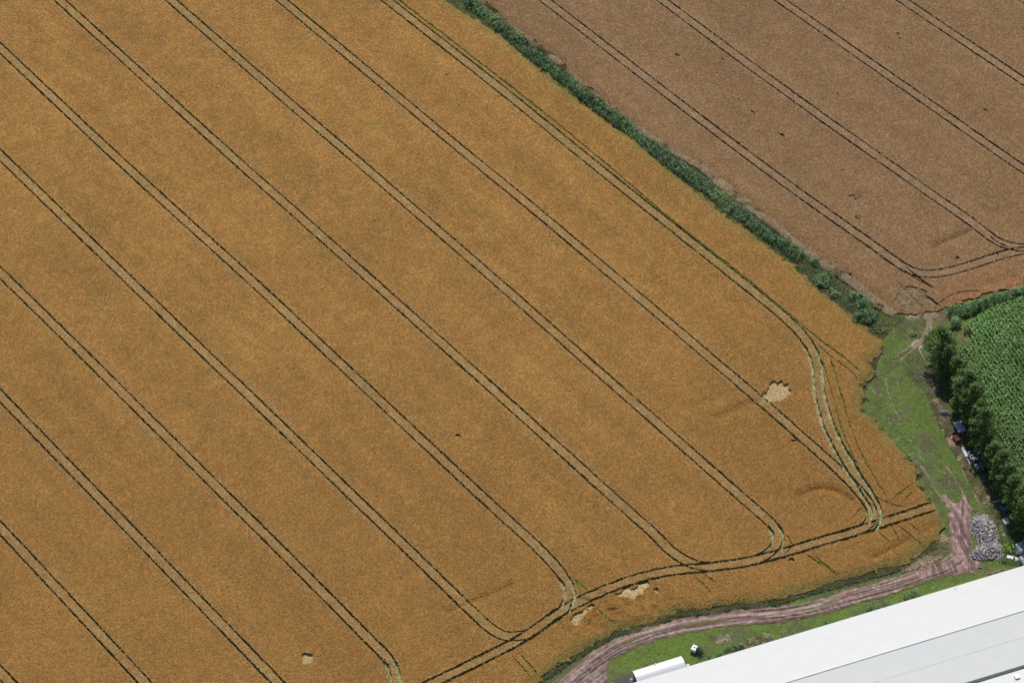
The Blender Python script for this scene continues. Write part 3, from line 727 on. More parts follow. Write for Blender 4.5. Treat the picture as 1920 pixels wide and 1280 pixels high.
ZONES = [  # polygon, tufts per m2, height, palette
 ([(1652, 640), (1672, 612), (1700, 600), (1735, 596), (1748, 612), (1740, 640), (1745, 735), (1790, 820), (1850, 930), (1905, 1010), (1925, 1058), (1850, 1078), (1700, 1100), (1745, 1030), (1768, 980), (1738, 930), (1700, 852), (1640, 788), (1612, 768), (1618, 722), (1630, 700)], 24, 0.20, OLIVE[:2] + GREEN_D + GREEN_B + GREEN_B + OLIVE[2:3]),
 ([(1684, 714), (1704, 724), (1728, 762), (1762, 812), (1800, 868), (1826, 906), (1812, 914), (1770, 862), (1730, 800), (1700, 752)], 22, 0.30, GREEN_B),
 ([(1622, 735), (1645, 728), (1668, 760), (1700, 808), (1735, 866), (1722, 872), (1690, 838), (1645, 785)], 9, 0.34, GREEN_G + GREEN_B),
 ([(1660, 628), (1690, 610), (1722, 622), (1705, 655), (1672, 668), (1660, 655)], 22, 0.22, GREEN_B),
 ([(1760, 935), (1775, 930), (1800, 960), (1770, 972)], 16, 0.3, GREEN_B),
 ([(1642, 640), (1655, 650), (1640, 690), (1628, 712), (1620, 745), (1612, 770), (1600, 760), (1625, 690)], 16, 0.7, BROWN + OLIVE),
 ([(1640, 600), (1680, 588), (1738, 588), (1745, 612), (1715, 640), (1690, 640), (1665, 625), (1650, 636)], 20, 0.34, OLIVE + GREEN_D + OLIVE[:2] + GREEN_B[:1] + STRAW[:1]),
 ([(1700, 672), (1730, 655), (1745, 700), (1748, 730), (1725, 730), (1705, 700)], 18, 0.34, OLIVE + BROWN[1:] + GREEN_D),
 ([(1735, 735), (1750, 735), (1800, 830), (1850, 925), (1895, 1005), (1882, 1005), (1835, 930), (1780, 835)], 16, 0.45, STRAW[:3] + BROWN + OLIVE),
 ([(1845, 935), (1870, 960), (1905, 1012), (1925, 1020), (1925, 1060), (1885, 1058), (1878, 1015), (1860, 985)], 18, 0.42, GREEN_B + GREEN_D),
 ([(1742, 640), (1765, 640), (1790, 690), (1815, 740), (1850, 820), (1890, 900), (1935, 985), (1960, 1040), (1925, 1040), (1895, 1000), (1850, 925), (1800, 835), (1750, 740)], 14, 0.3, GREEN_D + OLIVE[2:3] + BROWN),  # weeds under the tree row, tree shade put into their dull colours
 ([(1765, 575), (1790, 590), (1800, 620), (1830, 640), (1800, 660), (1790, 640), (1760, 612), (1750, 590)], 20, 0.22, GREEN_B + OLIVE),
 # lower verge between the track and the white shed
 ([(1128, 1318), (1140, 1262), (1175, 1228), (1230, 1202), (1300, 1184), (1380, 1174), (1450, 1172), (1510, 1162), (1570, 1146), (1640, 1128), (1700, 1108), (1760, 1088), (1830, 1074), (1925, 1050), (1925, 1064), (1800, 1100), (1640, 1148), (1440, 1209), (1280, 1258), (1200, 1290), (1180, 1318)], 26, 0.17, GREEN_B + GREEN_B + GREEN_D[1:]),
 ([(1325, 1190), (1365, 1190), (1372, 1202), (1335, 1206)], 20, 0.3, BROWN + STRAW[:1]),
 ([(1385, 1205), (1440, 1185), (1452, 1198), (1400, 1216)], 14, 0.4, STRAW[:2] + OLIVE),
 (off_edge(LOWEDGE, -9, 9), 16, 0.66, GREEN_D + OLIVE + OLIVE[:2] + [(0.10, 0.14, 0.08)]), (off_edge(LOWEDGE, 4, 22), 20, 0.2, GREEN_B[:2] + OLIVE + GREEN_D),
 ([(1700, 1052), (1742, 1030), (1768, 1000), (1778, 1010), (1774, 1040), (1735, 1062), (1690, 1074)], 14, 0.45, STRAW[:3] + OLIVE),
 # strip between the barley and the hedge, dry grass beside the wheat
 ([(780, -60)] + [(840, 8), (902, 45), (995, 120), (1127, 225), (1250, 318), (1385, 425), (1490, 502), (1580, 582), (1648, 641)] + [(1690, 600), (1655, 570), (1542, 492), (1413, 389), (1319, 314), (1177, 227), (1040, 109), (905, 2), (850, -60)], 14, 0.42, GREEN_D + OLIVE + GREEN_B[:1]),
 ([(905, 0), (960, 50), (1040, 107), (1110, 172), (1177, 225), (1265, 282), (1319, 312), (1413, 387), (1494, 452), (1542, 490), (1607, 529), (1655, 568), (1681, 587), (1670, 594), (1645, 578), (1600, 540), (1536, 499), (1488, 460), (1406, 395), (1308, 316), (1258, 289), (1170, 230), (1103, 179), (1033, 113), (952, 55), (898, 4)], 40, 0.78, STRAW + STRAW[:1] + OLIVE[:1]),
 ([(1310, 310), (1330, 315), (1420, 392), (1410, 400), (1340, 345)], 22, 0.6, STRAW),
 ([(1690, 548), (1712, 540), (1770, 560), (1764, 582), (1715, 590), (1682, 586)], 14, 0.35, STRAW[:3] + BROWN),
]
gv, gc = [], []
barley_edge_w, wheat_w = gpoly(BARLEY), gpoly(WHEAT)
for poly, dens, hgt, pal in ZONES:
    fine_ = hgt >= 0.4
    q = zone_points(poly, dens * (2.0 if fine_ else 1.0))
    dm = dirt_at(q); q = q[dm < 0.35 * rng.random(len(q)) + 0.12]
    if hgt < 0.5: q = q[~inside(q, barley_edge_w)]
    n = len(q)
    pick = np.array(pal)[np.clip((fbm(q[:, 0] * 0.42, q[:, 1] * 0.42, 3) * 2.4 - 0.7 + rng.normal(0, 0.2, n)) * len(pal), 0, len(pal) - 1).astype(int)]
    pick = pick * rng.uniform(0.78, 1.22, (n, 1)) * 1.25
    a0 = rng.uniform(0, 6.28, n); h = hgt * (0.36 if hgt < 0.4 else 0.42) * rng.uniform(0.5, 1.4, n) * (0.6 + 0.8 * fbm(q[:, 0] * 0.5, q[:, 1] * 0.5, 8))
    for k in range(3):
        a = a0 + k * 2.094; w = rng.uniform(0.035, 0.085, n) if fine_ else rng.uniform(0.07, 0.15, n); ln = rng.uniform(0.25, 0.5, n) * (0.7 + 0.9 * h)
        d = np.column_stack([np.cos(a), np.sin(a)]); pw = np.column_stack([-d[:, 1], d[:, 0]])
        b0 = q + d * 0.04; zb = 0.0 if hgt < 0.4 else hgt * 0.3 * (0.3 + 0.9 * fbm(q[:, 0] * 0.8, q[:, 1] * 0.8, 19)); zb = np.zeros(n) + zb
        tri = np.stack([np.column_stack([b0 - pw * w[:, None], zb]), np.column_stack([b0 + pw * w[:, None], zb]), np.column_stack([b0 + d * ln[:, None], zb + h])], 1)
        gv.append(tri.reshape(-1, 3)); gc.append(np.repeat(pick, 3, 0))
gv = np.vstack(gv); gc = np.vstack(gc)
grass = link('rough_grass', mesh_np('rough_grass', gv, np.arange(len(gv)).reshape(-1, 3), [M['grass_tuft']], None, None, {'col': gc}))
tag(grass, 'rough green grass and dry weeds on the verges around the fields', 'grass', kind='stuff')

# ------------------------------------------------------------------ foliage
def leaf_quads(P, N, size, aspect=0.75):
    """quads centred on P facing roughly N"""
    n = len(P)
    N = N + rng.normal(0, 0.55, (n, 3)); N /= np.linalg.norm(N, axis=1)[:, None] + 1e-9
    t = np.cross(N, rng.normal(0, 1, (n, 3))); t /= np.linalg.norm(t, axis=1)[:, None] + 1e-9
    b = np.cross(N, t); s = (size * rng.uniform(0.6, 1.35, n))[:, None]
    q = np.stack([P - t * s * 0.5, P + b * s * aspect * 0.5, P + t * s * 0.5, P - b * s * aspect * 0.5], 1)
    return q.reshape(-1, 3), np.arange(n * 4).reshape(-1, 4)

def clump_cloud(centres, radii, per, size, pal, flat=0.8, bright=2.9):
    Ps, Ns, Cs = [], [], []
    for c, r in zip(centres, radii):
        m = max(3, int(per * r * r))
        d = rng.normal(0, 1, (m, 3)); d /= np.linalg.norm(d, axis=1)[:, None]
        rad = r * rng.uniform(0.55, 1.08, m)[:, None]
        p = c + d * rad * np.array([1, 1, flat])
        Ps.append(p); Ns.append(d + np.array([0, 0, 0.9]))
        base = np.array(pal[rng.integers(len(pal))])
        Cs.append(base * bright * rng.uniform(0.7, 1.3, (m, 1)))
    P, N, C = np.vstack(Ps), np.vstack(Ns), np.vstack(Cs)
    k = P[:, 2] > 0.05
    P, N, C = P[k], N[k], C[k]
    v, f = leaf_quads(P, N, size)
    return v, f, np.repeat(C, 4, 0)

LEAF_TREE = [(0.050, 0.090, 0.022), (0.065, 0.110, 0.026), (0.085, 0.130, 0.032), (0.040, 0.075, 0.022)]
LEAF_HEDGE = [(0.048, 0.088, 0.040), (0.064, 0.108, 0.048), (0.088, 0.128, 0.060), (0.055, 0.090, 0.034), (0.12, 0.155, 0.085)]
LEAF_REED = [(0.075, 0.115, 0.062), (0.11, 0.155, 0.09), (0.06, 0.10, 0.045)]

def tree_variant(h, r, seed):
    cs, rs = [], []
    for k in range(120):
        t = rng.random() ** 0.9
        zc = h * (0.10 + 0.85 * t)
        prof = r * (math.sin(math.pi * min(1, (0.16 + 0.84 * t)) ** 0.85) ** 0.55) * (1.0 if t < 0.75 else 1 - (t - 0.75) * 1.3)
        prof = max(prof, 0.25)
        a = rng.uniform(0, 6.28); q = prof * rng.uniform(0.35, 0.95)
        cs.append(np.array([q * math.cos(a), q * math.sin(a), zc])); rs.append(rng.uniform(0.42, 0.85) * (1.1 - 0.35 * t))
    v, f, c = clump_cloud(cs, rs, 105, 0.30, LEAF_TREE, bright=2.05)
    crown = mesh_np('crown', v, f, [M['leaf']], None, None, {'col': c})
    bm = bmesh.new()
    bm_tube(bm, [(0, 0, -0.1), (0.05, 0, h * 0.25), (-0.05, 0.06, h * 0.55), (0, 0, h * 0.88)], [0.22, 0.17, 0.10, 0.03], 8)
    for k in range(11):
        z0 = h * rng.uniform(0.15, 0.75); a = rng.uniform(0, 6.28); L = r * rng.uniform(0.6, 0.95)
        bm_tube(bm, [(0, 0, z0), (math.cos(a) * L * 0.5, math.sin(a) * L * 0.5, z0 + L * 0.5), (math.cos(a) * L, math.sin(a) * L, z0 + L * 1.2)], [0.07, 0.045, 0.015], 5)
    return crown, bm_done(bm, 'trunk', M['bark'])
variants = [tree_variant(11.3, 2.75, k) for k in range(4)]
ROW = smooth_line(gpoly([(1762, 680), (1783, 708), (1802, 740), (1822, 790), (1846, 848), (1872, 900), (1908, 962), (1945, 1026), (1956, 1046)]), 0.2, 2)
n_tree = 17
for k in range(n_tree):
    t = k / (n_tree - 1)
    g = np.append(ROW[int(t * (len(ROW) - 1))] + rng.uniform(-0.3, 0.3, 2), 0.0)
    sc = (1.0 if k else 1.1) * rng.uniform(0.74, 1.12)
    if k == 0: lab = 'bushy dark green tree at the far end of the tree row, beside the track junction'
    elif k == n_tree - 1: lab = 'dark green tree at the near end of the tree row, beside the blue shed'
    else:
        w = {1: 'second', 2: 'third', 3: 'fourth', 4: 'fifth', 5: 'sixth', 6: 'seventh', 7: 'eighth', 8: 'ninth', 9: 'tenth', 10: 'eleventh', 11: 'twelfth', 12: 'thirteenth', 13: 'fourteenth', 14: 'fifteenth', 15: 'sixteenth'}[k]
        lab = f'{w} dark green tree of the row beside the maize, counted from the track junction'
    tr = thing('windbreak_tree', lab, 'tree', tuple(g), rng.uniform(0, 6.28), 'row of windbreak trees beside the maize')
    tr.scale = (sc * rng.uniform(0.95, 1.15) * (1.15 if k == 0 else 1.0), sc * rng.uniform(0.95, 1.15), sc * (0.95 if k == 0 else 1.0))
    cr, tk = variants[k % 4]
    link('trunk', tk, tr); link('crown', cr, tr)

def bush(name, label, px, py, w, d, h, n, pal, cat='bush', group=None, leaf=0.28, per=110, blades=False):
    g = G(px, py); cs, rs = [], []
    for k in range(n):
        a = rng.uniform(0, 6.28); q = math.sqrt(rng.random())
        x, y = math.cos(a) * q * w / 2, math.sin(a) * q * d / 2
        cs.append(np.array([x, y, max(0.25, h * (1 - 0.55 * q * q) * rng.uniform(0.45, 0.85))])); rs.append(rng.uniform(0.3, 0.6) * min(1, h / 1.6))
    v, f, c = clump_cloud(cs, rs, per, leaf, pal)
    o = thing(name, label, cat, tuple(g), 0, group)
    link('foliage', mesh_np('foliage', v, f, [M['leaf']], None, None, {'col': c}), o)
    bm = bmesh.new()
    for k in range(5):
        a = rng.uniform(0, 6.28)
        bm_tube(bm, [(math.cos(a) * .08, math.sin(a) * .08, -0.05), (math.cos(a) * w * .2, math.sin(a) * d * .2, h * .4), (math.cos(a) * w * .33, math.sin(a) * d * .33, h * .7)], [0.04, 0.03, 0.012], 5)
    link('stem', bm_done(bm, 'stem', M['bark']), o)
    return o

def hedge(name, label, path, width, height, pal, leaf, per_m, seed, ragged=0.3, reeds=0):
    L = smooth_line(gpoly(path), 0.25, 2); nn = normals2(L); org = np.array([L[0, 0], L[0, 1], 0])
    n = int(len(L) * 0.25 * per_m)
    i = rng.integers(0, len(L), n); o = rng.uniform(-0.5, 0.5, n)
    s = i * 0.25
    wv = width * (0.6 + 0.8 * fbm(s * 0.22, s * 0, seed)); hv = height * (1 - ragged + 2 * ragged * fbm(s * 0.25, s * 0 + 5, seed + 1))
    P = L[i] + nn[i] * (o * wv + width * 0.35 * (fbm(s * 0.4, s * 0 + 9, seed + 4) - 0.5))[:, None]
    zt = hv * (1 - (2 * np.abs(o)) ** 2 * 0.5) * rng.uniform(0.3, 0.95, n)
    cs = np.column_stack([P, np.maximum(zt, 0.15)]) - org
    v, f, c = clump_cloud(list(cs), list(rng.uniform(0.16, 0.45, n) * min(1.1, height / 1.6)), 120, leaf, pal)
    c = c * (0.7 + 0.65 * fbm(v[:, 0] * 0.35, v[:, 1] * 0.35, seed + 2))[:, None]
    h = thing(name, label, 'hedge', tuple(org))
    link('foliage', mesh_np('foliage', v, f, [M['leaf']], None, None, {'col': c}), h)
    if reeds:
        m = int(len(L) * 0.25 * reeds); i = rng.integers(0, len(L), m); s = i * 0.25
        keep = fbm(s * 0.12, s * 0 + 2, seed + 7) > 0.42; i = i[keep]; m = len(i)
        P = L[i] + nn[i] * (rng.uniform(-0.62, 0.62, m) * width)[:, None] - org[:2]
        a = rng.uniform(0, 6.28, m); d = np.column_stack([np.cos(a), np.sin(a)]); w = np.column_stack([-d[:, 1], d[:, 0]]) * 0.05
        z1 = rng.uniform(0.9, 1.7, m) * height * 0.75
        tip = P + d * rng.uniform(0.15, 0.6, m)[:, None]
        tri = np.stack([np.column_stack([P - w, np.zeros(m)]), np.column_stack([P + w, np.zeros(m)]), np.column_stack([tip, z1])], 1)
        cc = np.array(LEAF_REED)[rng.integers(3, size=m)] * rng.uniform(1.3, 2.4, (m, 1))
        link('reeds', mesh_np('reeds', tri.reshape(-1, 3), np.arange(m * 3).reshape(-1, 3), [M['leaf']], None, None, {'col': np.repeat(cc, 3, 0)}), h)['kind'] = 'stuff'
    bm = bmesh.new()
    for k in range(0, len(L), 6):
        p = L[k] - org[:2] + rng.normal(0, width * 0.12, 2)
        bm_tube(bm, [(p[0], p[1], -0.05), (p[0] + rng.normal(0, .1), p[1] + rng.normal(0, .1), height * 0.7)], [0.04, 0.015], 5)
    link('stems', bm_done(bm, 'stems', M['bark']), h)['kind'] = 'stuff'
    return h
HP = [(838, -40), (872, 0), (920, 36), (958, 66), (1004, 108), (1060, 150), (1115, 196), (1170, 236), (1228, 282), (1290, 330), (1350, 374), (1410, 420), (1462, 456), (1502, 486)]
hedge('field_hedge', 'long dark green hedge of bramble and reed between the barley and the wheat', HP, 2.7, 1.5, LEAF_HEDGE + LEAF_HEDGE[:2] + LEAF_REED[:1], 0.22, 22, 4, 0.45, 60)
hedge('scrub_hedge', 'low ragged scrub joining the bushes at the broken end of the long hedge', [(1500, 486), (1530, 512), (1565, 542), (1600, 572), (1635, 600), (1660, 618)], 2.8, 0.75, LEAF_HEDGE[1:4] + [(0.10, 0.11, 0.05), (0.12, 0.15, 0.06)], 0.2, 16, 14, 0.5, 40)
hedge('trimmed_hedge', 'dense trimmed hedge along the top of the maize', [(1779, 592), (1800, 586), (1840, 574), (1880, 562), (1925, 550), (1985, 534)], 2.0, 1.9, LEAF_HEDGE[:4], 0.22, 40, 9, 0.1)
bush('bush', 'round dark bush at the top end of the long hedge', 884, 10, 2.2, 2.0, 2.4, 22, LEAF_HEDGE[:2])
bush('bush', 'small dark round bush just past the end of the long hedge', 1527, 495, 1.9, 1.7, 1.5, 14, LEAF_HEDGE[:2])
bush('bush', 'spreading green bush beside a smaller one in the broken hedge line', 1540, 530, 3.8, 2.8, 1.7, 40, LEAF_HEDGE)
bush('bush', 'small green bush touching the spreading bush on its wheat side', 1556, 516, 1.6, 1.6, 1.2, 12, LEAF_HEDGE)
bush('bush', 'low green bush between the spreading bush and the large dark bush', 1566, 552, 2.6, 2.0, 1.2, 22, LEAF_HEDGE[2:])
bush('bush', 'pale green bush beside the dry grass, wheat side of the large dark bush', 1603, 556, 2.0, 1.8, 1.5, 14, LEAF_HEDGE[2:])
bush('bush', 'large dark oval bush nearest the track junction', 1621, 597, 4.8, 3.2, 2.2, 60, LEAF_HEDGE[:2] + LEAF_HEDGE[3:4])
bush('bush', 'dark upright bush standing behind the large oval bush', 1618, 573, 2.2, 2.0, 2.0, 18, LEAF_HEDGE[:2])
bush('bush', 'olive bush between the large oval bush and the dry grass', 1645, 578, 2.6, 2.2, 1.2, 20, [(0.09, 0.10, 0.04), (0.07, 0.085, 0.03)])
bush('bush', 'scrubby olive bush between the grass track and the barley corner', 1655, 622, 2.4, 1.8, 0.9, 16, [(0.09, 0.10, 0.04), (0.12, 0.12, 0.05)])
bush('bush', 'low scrubby bush in the middle of the junction grass', 1707, 628, 2.2, 1.6, 0.9, 14, [(0.09, 0.11, 0.04), (0.13, 0.12, 0.07)])
bush('bush', 'rounded dark bush at the corner end of the trimmed hedge', 1790, 608, 2.6, 2.4, 2.0, 28, LEAF_HEDGE[:2] + LEAF_HEDGE[4:])
bush('bush', 'bright green bush between the rubble heap and the blue shed', 1893, 1028, 2.8, 2.6, 1.1, 26, [(0.10, 0.17, 0.03), (0.13, 0.20, 0.04), (0.08, 0.14, 0.03)])
bush('conifer', 'small dark upright conifer beside the white water tank', 1312, 1222, 0.75, 0.75, 1.9, 12, [(0.025, 0.05, 0.03), (0.03, 0.06, 0.035)], 'conifer', leaf=0.16, per=220)
for px, py, w, h, lab in [(1345, 1230, 3.2, 1.3, 'leafy blue green weed clump against the shed eave, nearest the conifer'), (1372, 1220, 3.4, 1.4, 'tall weed clump against the shed eave, second from the conifer'), (1390, 1212, 1.8, 1.0, 'small weed clump at the straw coloured end of the eave weeds'),
        (1548, 1172, 2.2, 0.8, 'low weed clump against the eave, midway along the white shed'), (1640, 1143, 3.0, 1.1, 'broad weed clump against the eave below the track bend'), (1662, 1136, 2.4, 1.1, 'weed clump against the eave next to the tallest clump'), (1712, 1118, 3.2, 1.6, 'tallest dark weed clump against the eave of the white shed'),
        (1882, 1052, 1.8, 0.8, 'dark weed clump at the foot of the rubble heap')]:
    bush('weed_clump', lab, px, py, w, w * 0.5, h, 18, [(0.06, 0.105, 0.055), (0.085, 0.13, 0.07), (0.05, 0.10, 0.03)], 'weeds', 'weed clumps along the white shed', leaf=0.2, per=150)
BEDGE = [(1628, 682), (1636, 704), (1616, 724), (1620, 748), (1614, 770), (1650, 805), (1702, 862), (1722, 890), (1725, 912), (1742, 938), (1352, 1128), (1390, 1128), (1440, 1124), (1230, 1138), (1262, 1142), (1050, 1245), (1340, 1135)]
BLAB = ['weed clump in the upper notch of the barley edge, beside the junction', 'dark weed clump on the point of barley between the two notches', 'weed clump where the thin green wheel lines reach the barley edge', 'weed clump on the barley edge level with the brushwood pile', 'weed clump in the lower notch of the barley edge beside the pale weeds',
 'weed clump on the straight barley edge level with the box trailer', 'weed clump on the barley edge level with the pick-up truck', 'weed clump on the barley edge beside the red earth streak', 'dark weed clump on the barley edge just above the short crossing wheel lines', 'weed clump on the barley edge where the headland tramline ends',
 'leafy weed clump on the barley edge above the white water tank', 'weed clump on the barley edge just right of the dry grass hollow', 'weed clump on the barley edge above the flat stretch of farm track', 'small weed clump beside the laid barley', 'weed clump between the laid barley and the dry grass hollow', 'yellow green weed clump in the barley corner above the mud', 'weed clump in the dry grass hollow on the barley edge']
for (px, py), lab in zip(BEDGE, BLAB):
    bush('weed_clump', lab, px, py, 1.8, 1.4, 0.95, 12, [(0.055, 0.075, 0.022), (0.085, 0.09, 0.03), (0.11, 0.10, 0.04)], 'weeds', 'weed clumps along the edge of the barley', leaf=0.22, per=110)

# ------------------------------------------------------------------ maize
MAIZE = [(1806, 619), (1822, 606), (1869, 581), (1920, 564), (1985, 546), (1985, 1030), (1940, 955), (1910, 902), (1885, 858), (1862, 815), (1842, 776), (1826, 737), (1810, 697), (1802, 672), (1799, 654), (1812, 648), (1822, 640), (1818, 630)]
mp = gpoly(MAIZE)
rd = g2((1878, 796)) - g2((1815, 697)); rd /= np.linalg.norm(rd); rn = np.array([-rd[1], rd[0]])
cen = mp.mean(0)
us_, vs_ = np.meshgrid(np.arange(-45, 45, 0.75), np.arange(-45, 45, 0.26))
q = cen + us_.reshape(-1, 1) * rn + vs_.reshape(-1, 1) * rd + rng.normal(0, 0.07, (us_.size, 2))
q = q[inside(q, mp)]
nm = len(q)
mv, mc = [], []
hm = 1.75 * (0.85 + 0.3 * fbm(q[:, 0] * 0.15, q[:, 1] * 0.15, 3)) * rng.uniform(0.88, 1.1, nm)
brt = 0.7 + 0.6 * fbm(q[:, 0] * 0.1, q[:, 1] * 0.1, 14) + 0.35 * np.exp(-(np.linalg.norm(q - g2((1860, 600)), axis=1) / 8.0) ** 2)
ra0 = math.atan2(rd[1], rd[0])
for k in range(8):
    a = ra0 + rng.integers(0, 2, nm) * math.pi + rng.normal(0, 0.75, nm); L = rng.uniform(0.3, 0.62, nm); z0 = hm * rng.uniform(0.55, 1.0, nm)
    d = np.column_stack([np.cos(a), np.sin(a)]); w = np.column_stack([-d[:, 1], d[:, 0]]) * 0.085
    m1 = q + d * (L * 0.5)[:, None]; tip = q + d * L[:, None]; z1 = z0 + rng.uniform(0.02, 0.2, nm); z2 = z0 + rng.uniform(-0.15, 0.15, nm)
    quad1 = np.stack([np.column_stack([q - w * 0.6, z0]), np.column_stack([q + w * 0.6, z0]), np.column_stack([m1 + w, z1]), np.column_stack([m1 - w, z1])], 1)
    quad2 = np.stack([np.column_stack([m1 - w, z1]), np.column_stack([m1 + w, z1]), np.column_stack([tip + w * 0.1, z2]), np.column_stack([tip - w * 0.1, z2])], 1)
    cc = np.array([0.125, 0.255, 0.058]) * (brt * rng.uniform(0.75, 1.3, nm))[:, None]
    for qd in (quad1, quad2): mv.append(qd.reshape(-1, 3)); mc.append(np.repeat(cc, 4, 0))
st_ = np.stack([np.column_stack([q + np.array([-.03, 0]), np.zeros(nm)]), np.column_stack([q + np.array([.03, 0]), np.zeros(nm)]), np.column_stack([q + np.array([.01, 0]), hm]), np.column_stack([q + np.array([-.01, 0]), hm])], 1)
mv.append(st_.reshape(-1, 3)); mc.append(np.tile((0.07, 0.13, 0.03), (nm * 4, 1)))
mv = np.vstack(mv); mc = np.vstack(mc)
maize = link('maize_crop', mesh_np('maize_crop', mv, np.arange(len(mv)).reshape(-1, 4), [M['maize']], None, None, {'col': mc}))
tag(maize, 'bright green maize standing in rows at the right edge', 'maize', kind='stuff')

# ------------------------------------------------------------------ white sheds
def frame_on(p0, p1, z):
    a, b = G(*p0, z), G(*p1, z)
    u = (b - a) / np.linalg.norm(b - a)
    return a, u, np.array([u[1], -u[0], 0.0])                 # origin, along, across (towards the viewer)

EZ, HW, RISE = 2.3, 9.68, 1.29
ea, eu, en = frame_on((1440, 1205.5), (1920, 1061.5), EZ)
rz_ = math.atan2(eu[1], eu[0])
s0 = -26.5; s1 = 76.0                                         # along the eave, metres from the pixel (1440,1205)
def big_shed(label, across0, sa, sb, pitch_half=HW):
    """gabled shed: local x along the eave, local -y towards the viewer, origin at the ground under the far eave"""
    org = ea + eu * sa + en * across0; org = np.array([org[0], org[1], 0.0])
    L = sb - sa
    sh = thing('poultry_shed', label, 'shed', tuple(org), rz_, 'long white sheds at the lower right')
    bm = bmesh.new()
    for y in (-0.25, -2 * pitch_half + 0.25):
        bm_box(bm, (L / 2, y, EZ / 2 - 0.1), (L - 0.3, 0.16, EZ + 0.1))
    for x in (0.2, L - 0.2):
        pts = [(x, -0.3, -0.1), (x, -2 * pitch_half + 0.3, -0.1), (x, -2 * pitch_half + 0.3, EZ - 0.02), (x, -pitch_half, EZ + RISE - 0.08), (x, -0.3, EZ - 0.02)]
        vs = [bm.verts.new(p) for p in pts]; f = bm.faces.new(vs)
        r = bmesh.ops.extrude_face_region(bm, geom=[f])
        bmesh.ops.translate(bm, vec=(0.12 if x < 1 else -0.12, 0, 0), verts=[v for v in r['geom'] if isinstance(v, bmesh.types.BMVert)])
    link('wall', bm_done(bm, 'wall', M['wall_white']), sh)
    slope = math.hypot(pitch_half, RISE); ang = math.atan2(RISE, pitch_half)
    nb = int(round(L / 6.0)); bw = L / nb
    meP = {}
    for side in (0, 1):
        for c in (0, 1):
            w = slope / 2 + (0.12 if c == 0 else 0.0)          # the lower sheet laps under the upper
            pm = box_mesh('roof_sheet', (0, 0, 0), (bw - 0.004, w, 0.05), M['white_roof'])
            for k in range(nb):
                o = link('roof_sheet', pm, sh)
                mid = (slope / 4 if c == 0 else slope * 0.75) - (0.06 if c == 0 else 0)
                yy = -mid * math.cos(ang); zz = EZ + mid * math.sin(ang) + (0.0 if c == 0 else 0.03)
                jz = rng.normal(0, 0.004)
                if side == 0:
                    o.location = (bw * (k + 0.5), yy, zz + jz); o.rotation_euler = (-ang, 0, 0)
                else:
                    o.location = (bw * (k + 0.5), -2 * pitch_half - yy, zz + jz); o.rotation_euler = (ang, 0, 0)
    bm = bmesh.new(); bm_tube(bm, [(0, -pitch_half, EZ + RISE + 0.05), (L, -pitch_half, EZ + RISE + 0.05)], [0.13, 0.13], 8)
    link('ridge_cap', bm_done(bm, 'ridge_cap', M['wall_white']), sh)
    bm = bmesh.new()
    bm_box(bm, (L / 2, 0.16, EZ - 0.06), (L, 0.1, 0.1)); link('gutter', bm_done(bm, 'gutter', M['wall_white']), sh)
    bm = bmesh.new()
    bm_box(bm, (L / 2, -2 * pitch_half - 0.16, EZ - 0.06), (L, 0.1, 0.1)); link('gutter', bm_done(bm, 'gutter', M['gutter']), sh)
    return sh
big_shed('long white roofed shed with a grey ridge beside the green verge', 0.0, -26.5, 75.5)
big_shed('second white roofed shed beyond the dark gap at the bottom right corner', 2 * HW + 1.15, 4.0, 75.5)
vt = G(1907, 1268, 2.6)
o = thing('roof_hatch', 'small white hatch on the roof of the second shed', 'hatch', (vt[0], vt[1], 2.33 + 0.30), rz_)
link('lid', box_mesh('lid', (0, 0, 0.13), (0.9, 0.9, 0.2), M['white'], 0.03), o)
link('curb', box_mesh('curb', (0, 0, -0.06), (0.75, 0.75, 0.28), M['gutter']), o)

# curved lean-to against the first shed
ca, cu, cn = frame_on((1186, 1257.5), (1277.5, 1229), 2.0)
CL, CW = float(np.linalg.norm(G(1277.5, 1229, 2.0) - G(1186, 1257.5, 2.0))), 2.75
org = np.array([ca[0], ca[1], 0])
cs_ = thing('curved_shed', 'small white shed with a curved roof against the long white shed', 'shed', tuple(org), math.atan2(cu[1], cu[0]))
prof = []
for k in range(13):
    t_ = k / 12; prof.append((-CW * t_, 2.0 + 0.62 * math.sin(math.pi * (0.08 + 0.84 * t_)) - 0.15))
bm = bmesh.new()
ring = prof + [(y, z - 0.045) for y, z in prof[::-1]]
ra = [bm.verts.new((0, y, z)) for y, z in ring]; rb_ = [bm.verts.new((CL, y, z)) for y, z in ring]
for i in range(len(ring)): bm.faces.new((ra[i], rb_[i], rb_[(i + 1) % len(ring)], ra[(i + 1) % len(ring)]))
for i in range(12):
    for r_ in (ra, rb_): bm.faces.new((r_[i], r_[i + 1], r_[24 - i], r_[25 - i]))
link('roof', bm_done(bm, 'roof', M['curved_white']), cs_)
for nm_, x in (('end_wall', 0.06), ('end_wall', CL - 0.06)):
    bm = bmesh.new()
    vs = [bm.verts.new((x, -0.05, -0.05))] + [bm.verts.new((x, min(-0.05, max(y, -CW + 0.05)), z - 0.075)) for y, z in prof] + [bm.verts.new((x, -CW + 0.05, -0.05))]
    f = bm.faces.new(vs); r = bmesh.ops.extrude_face_region(bm, geom=[f])
    bmesh.ops.translate(bm, vec=(0.06 if x < 1 else -0.06, 0, 0), verts=[v for v in r['geom'] if isinstance(v, bmesh.types.BMVert)])
    w = link(nm_, bm_done(bm, nm_, M['endwall']), cs_)
    if x < 1: link('door', box_mesh('door', (0.03, -1.5, 0.95), (0.06, 0.9, 1.9), M['bluegrey']), w)
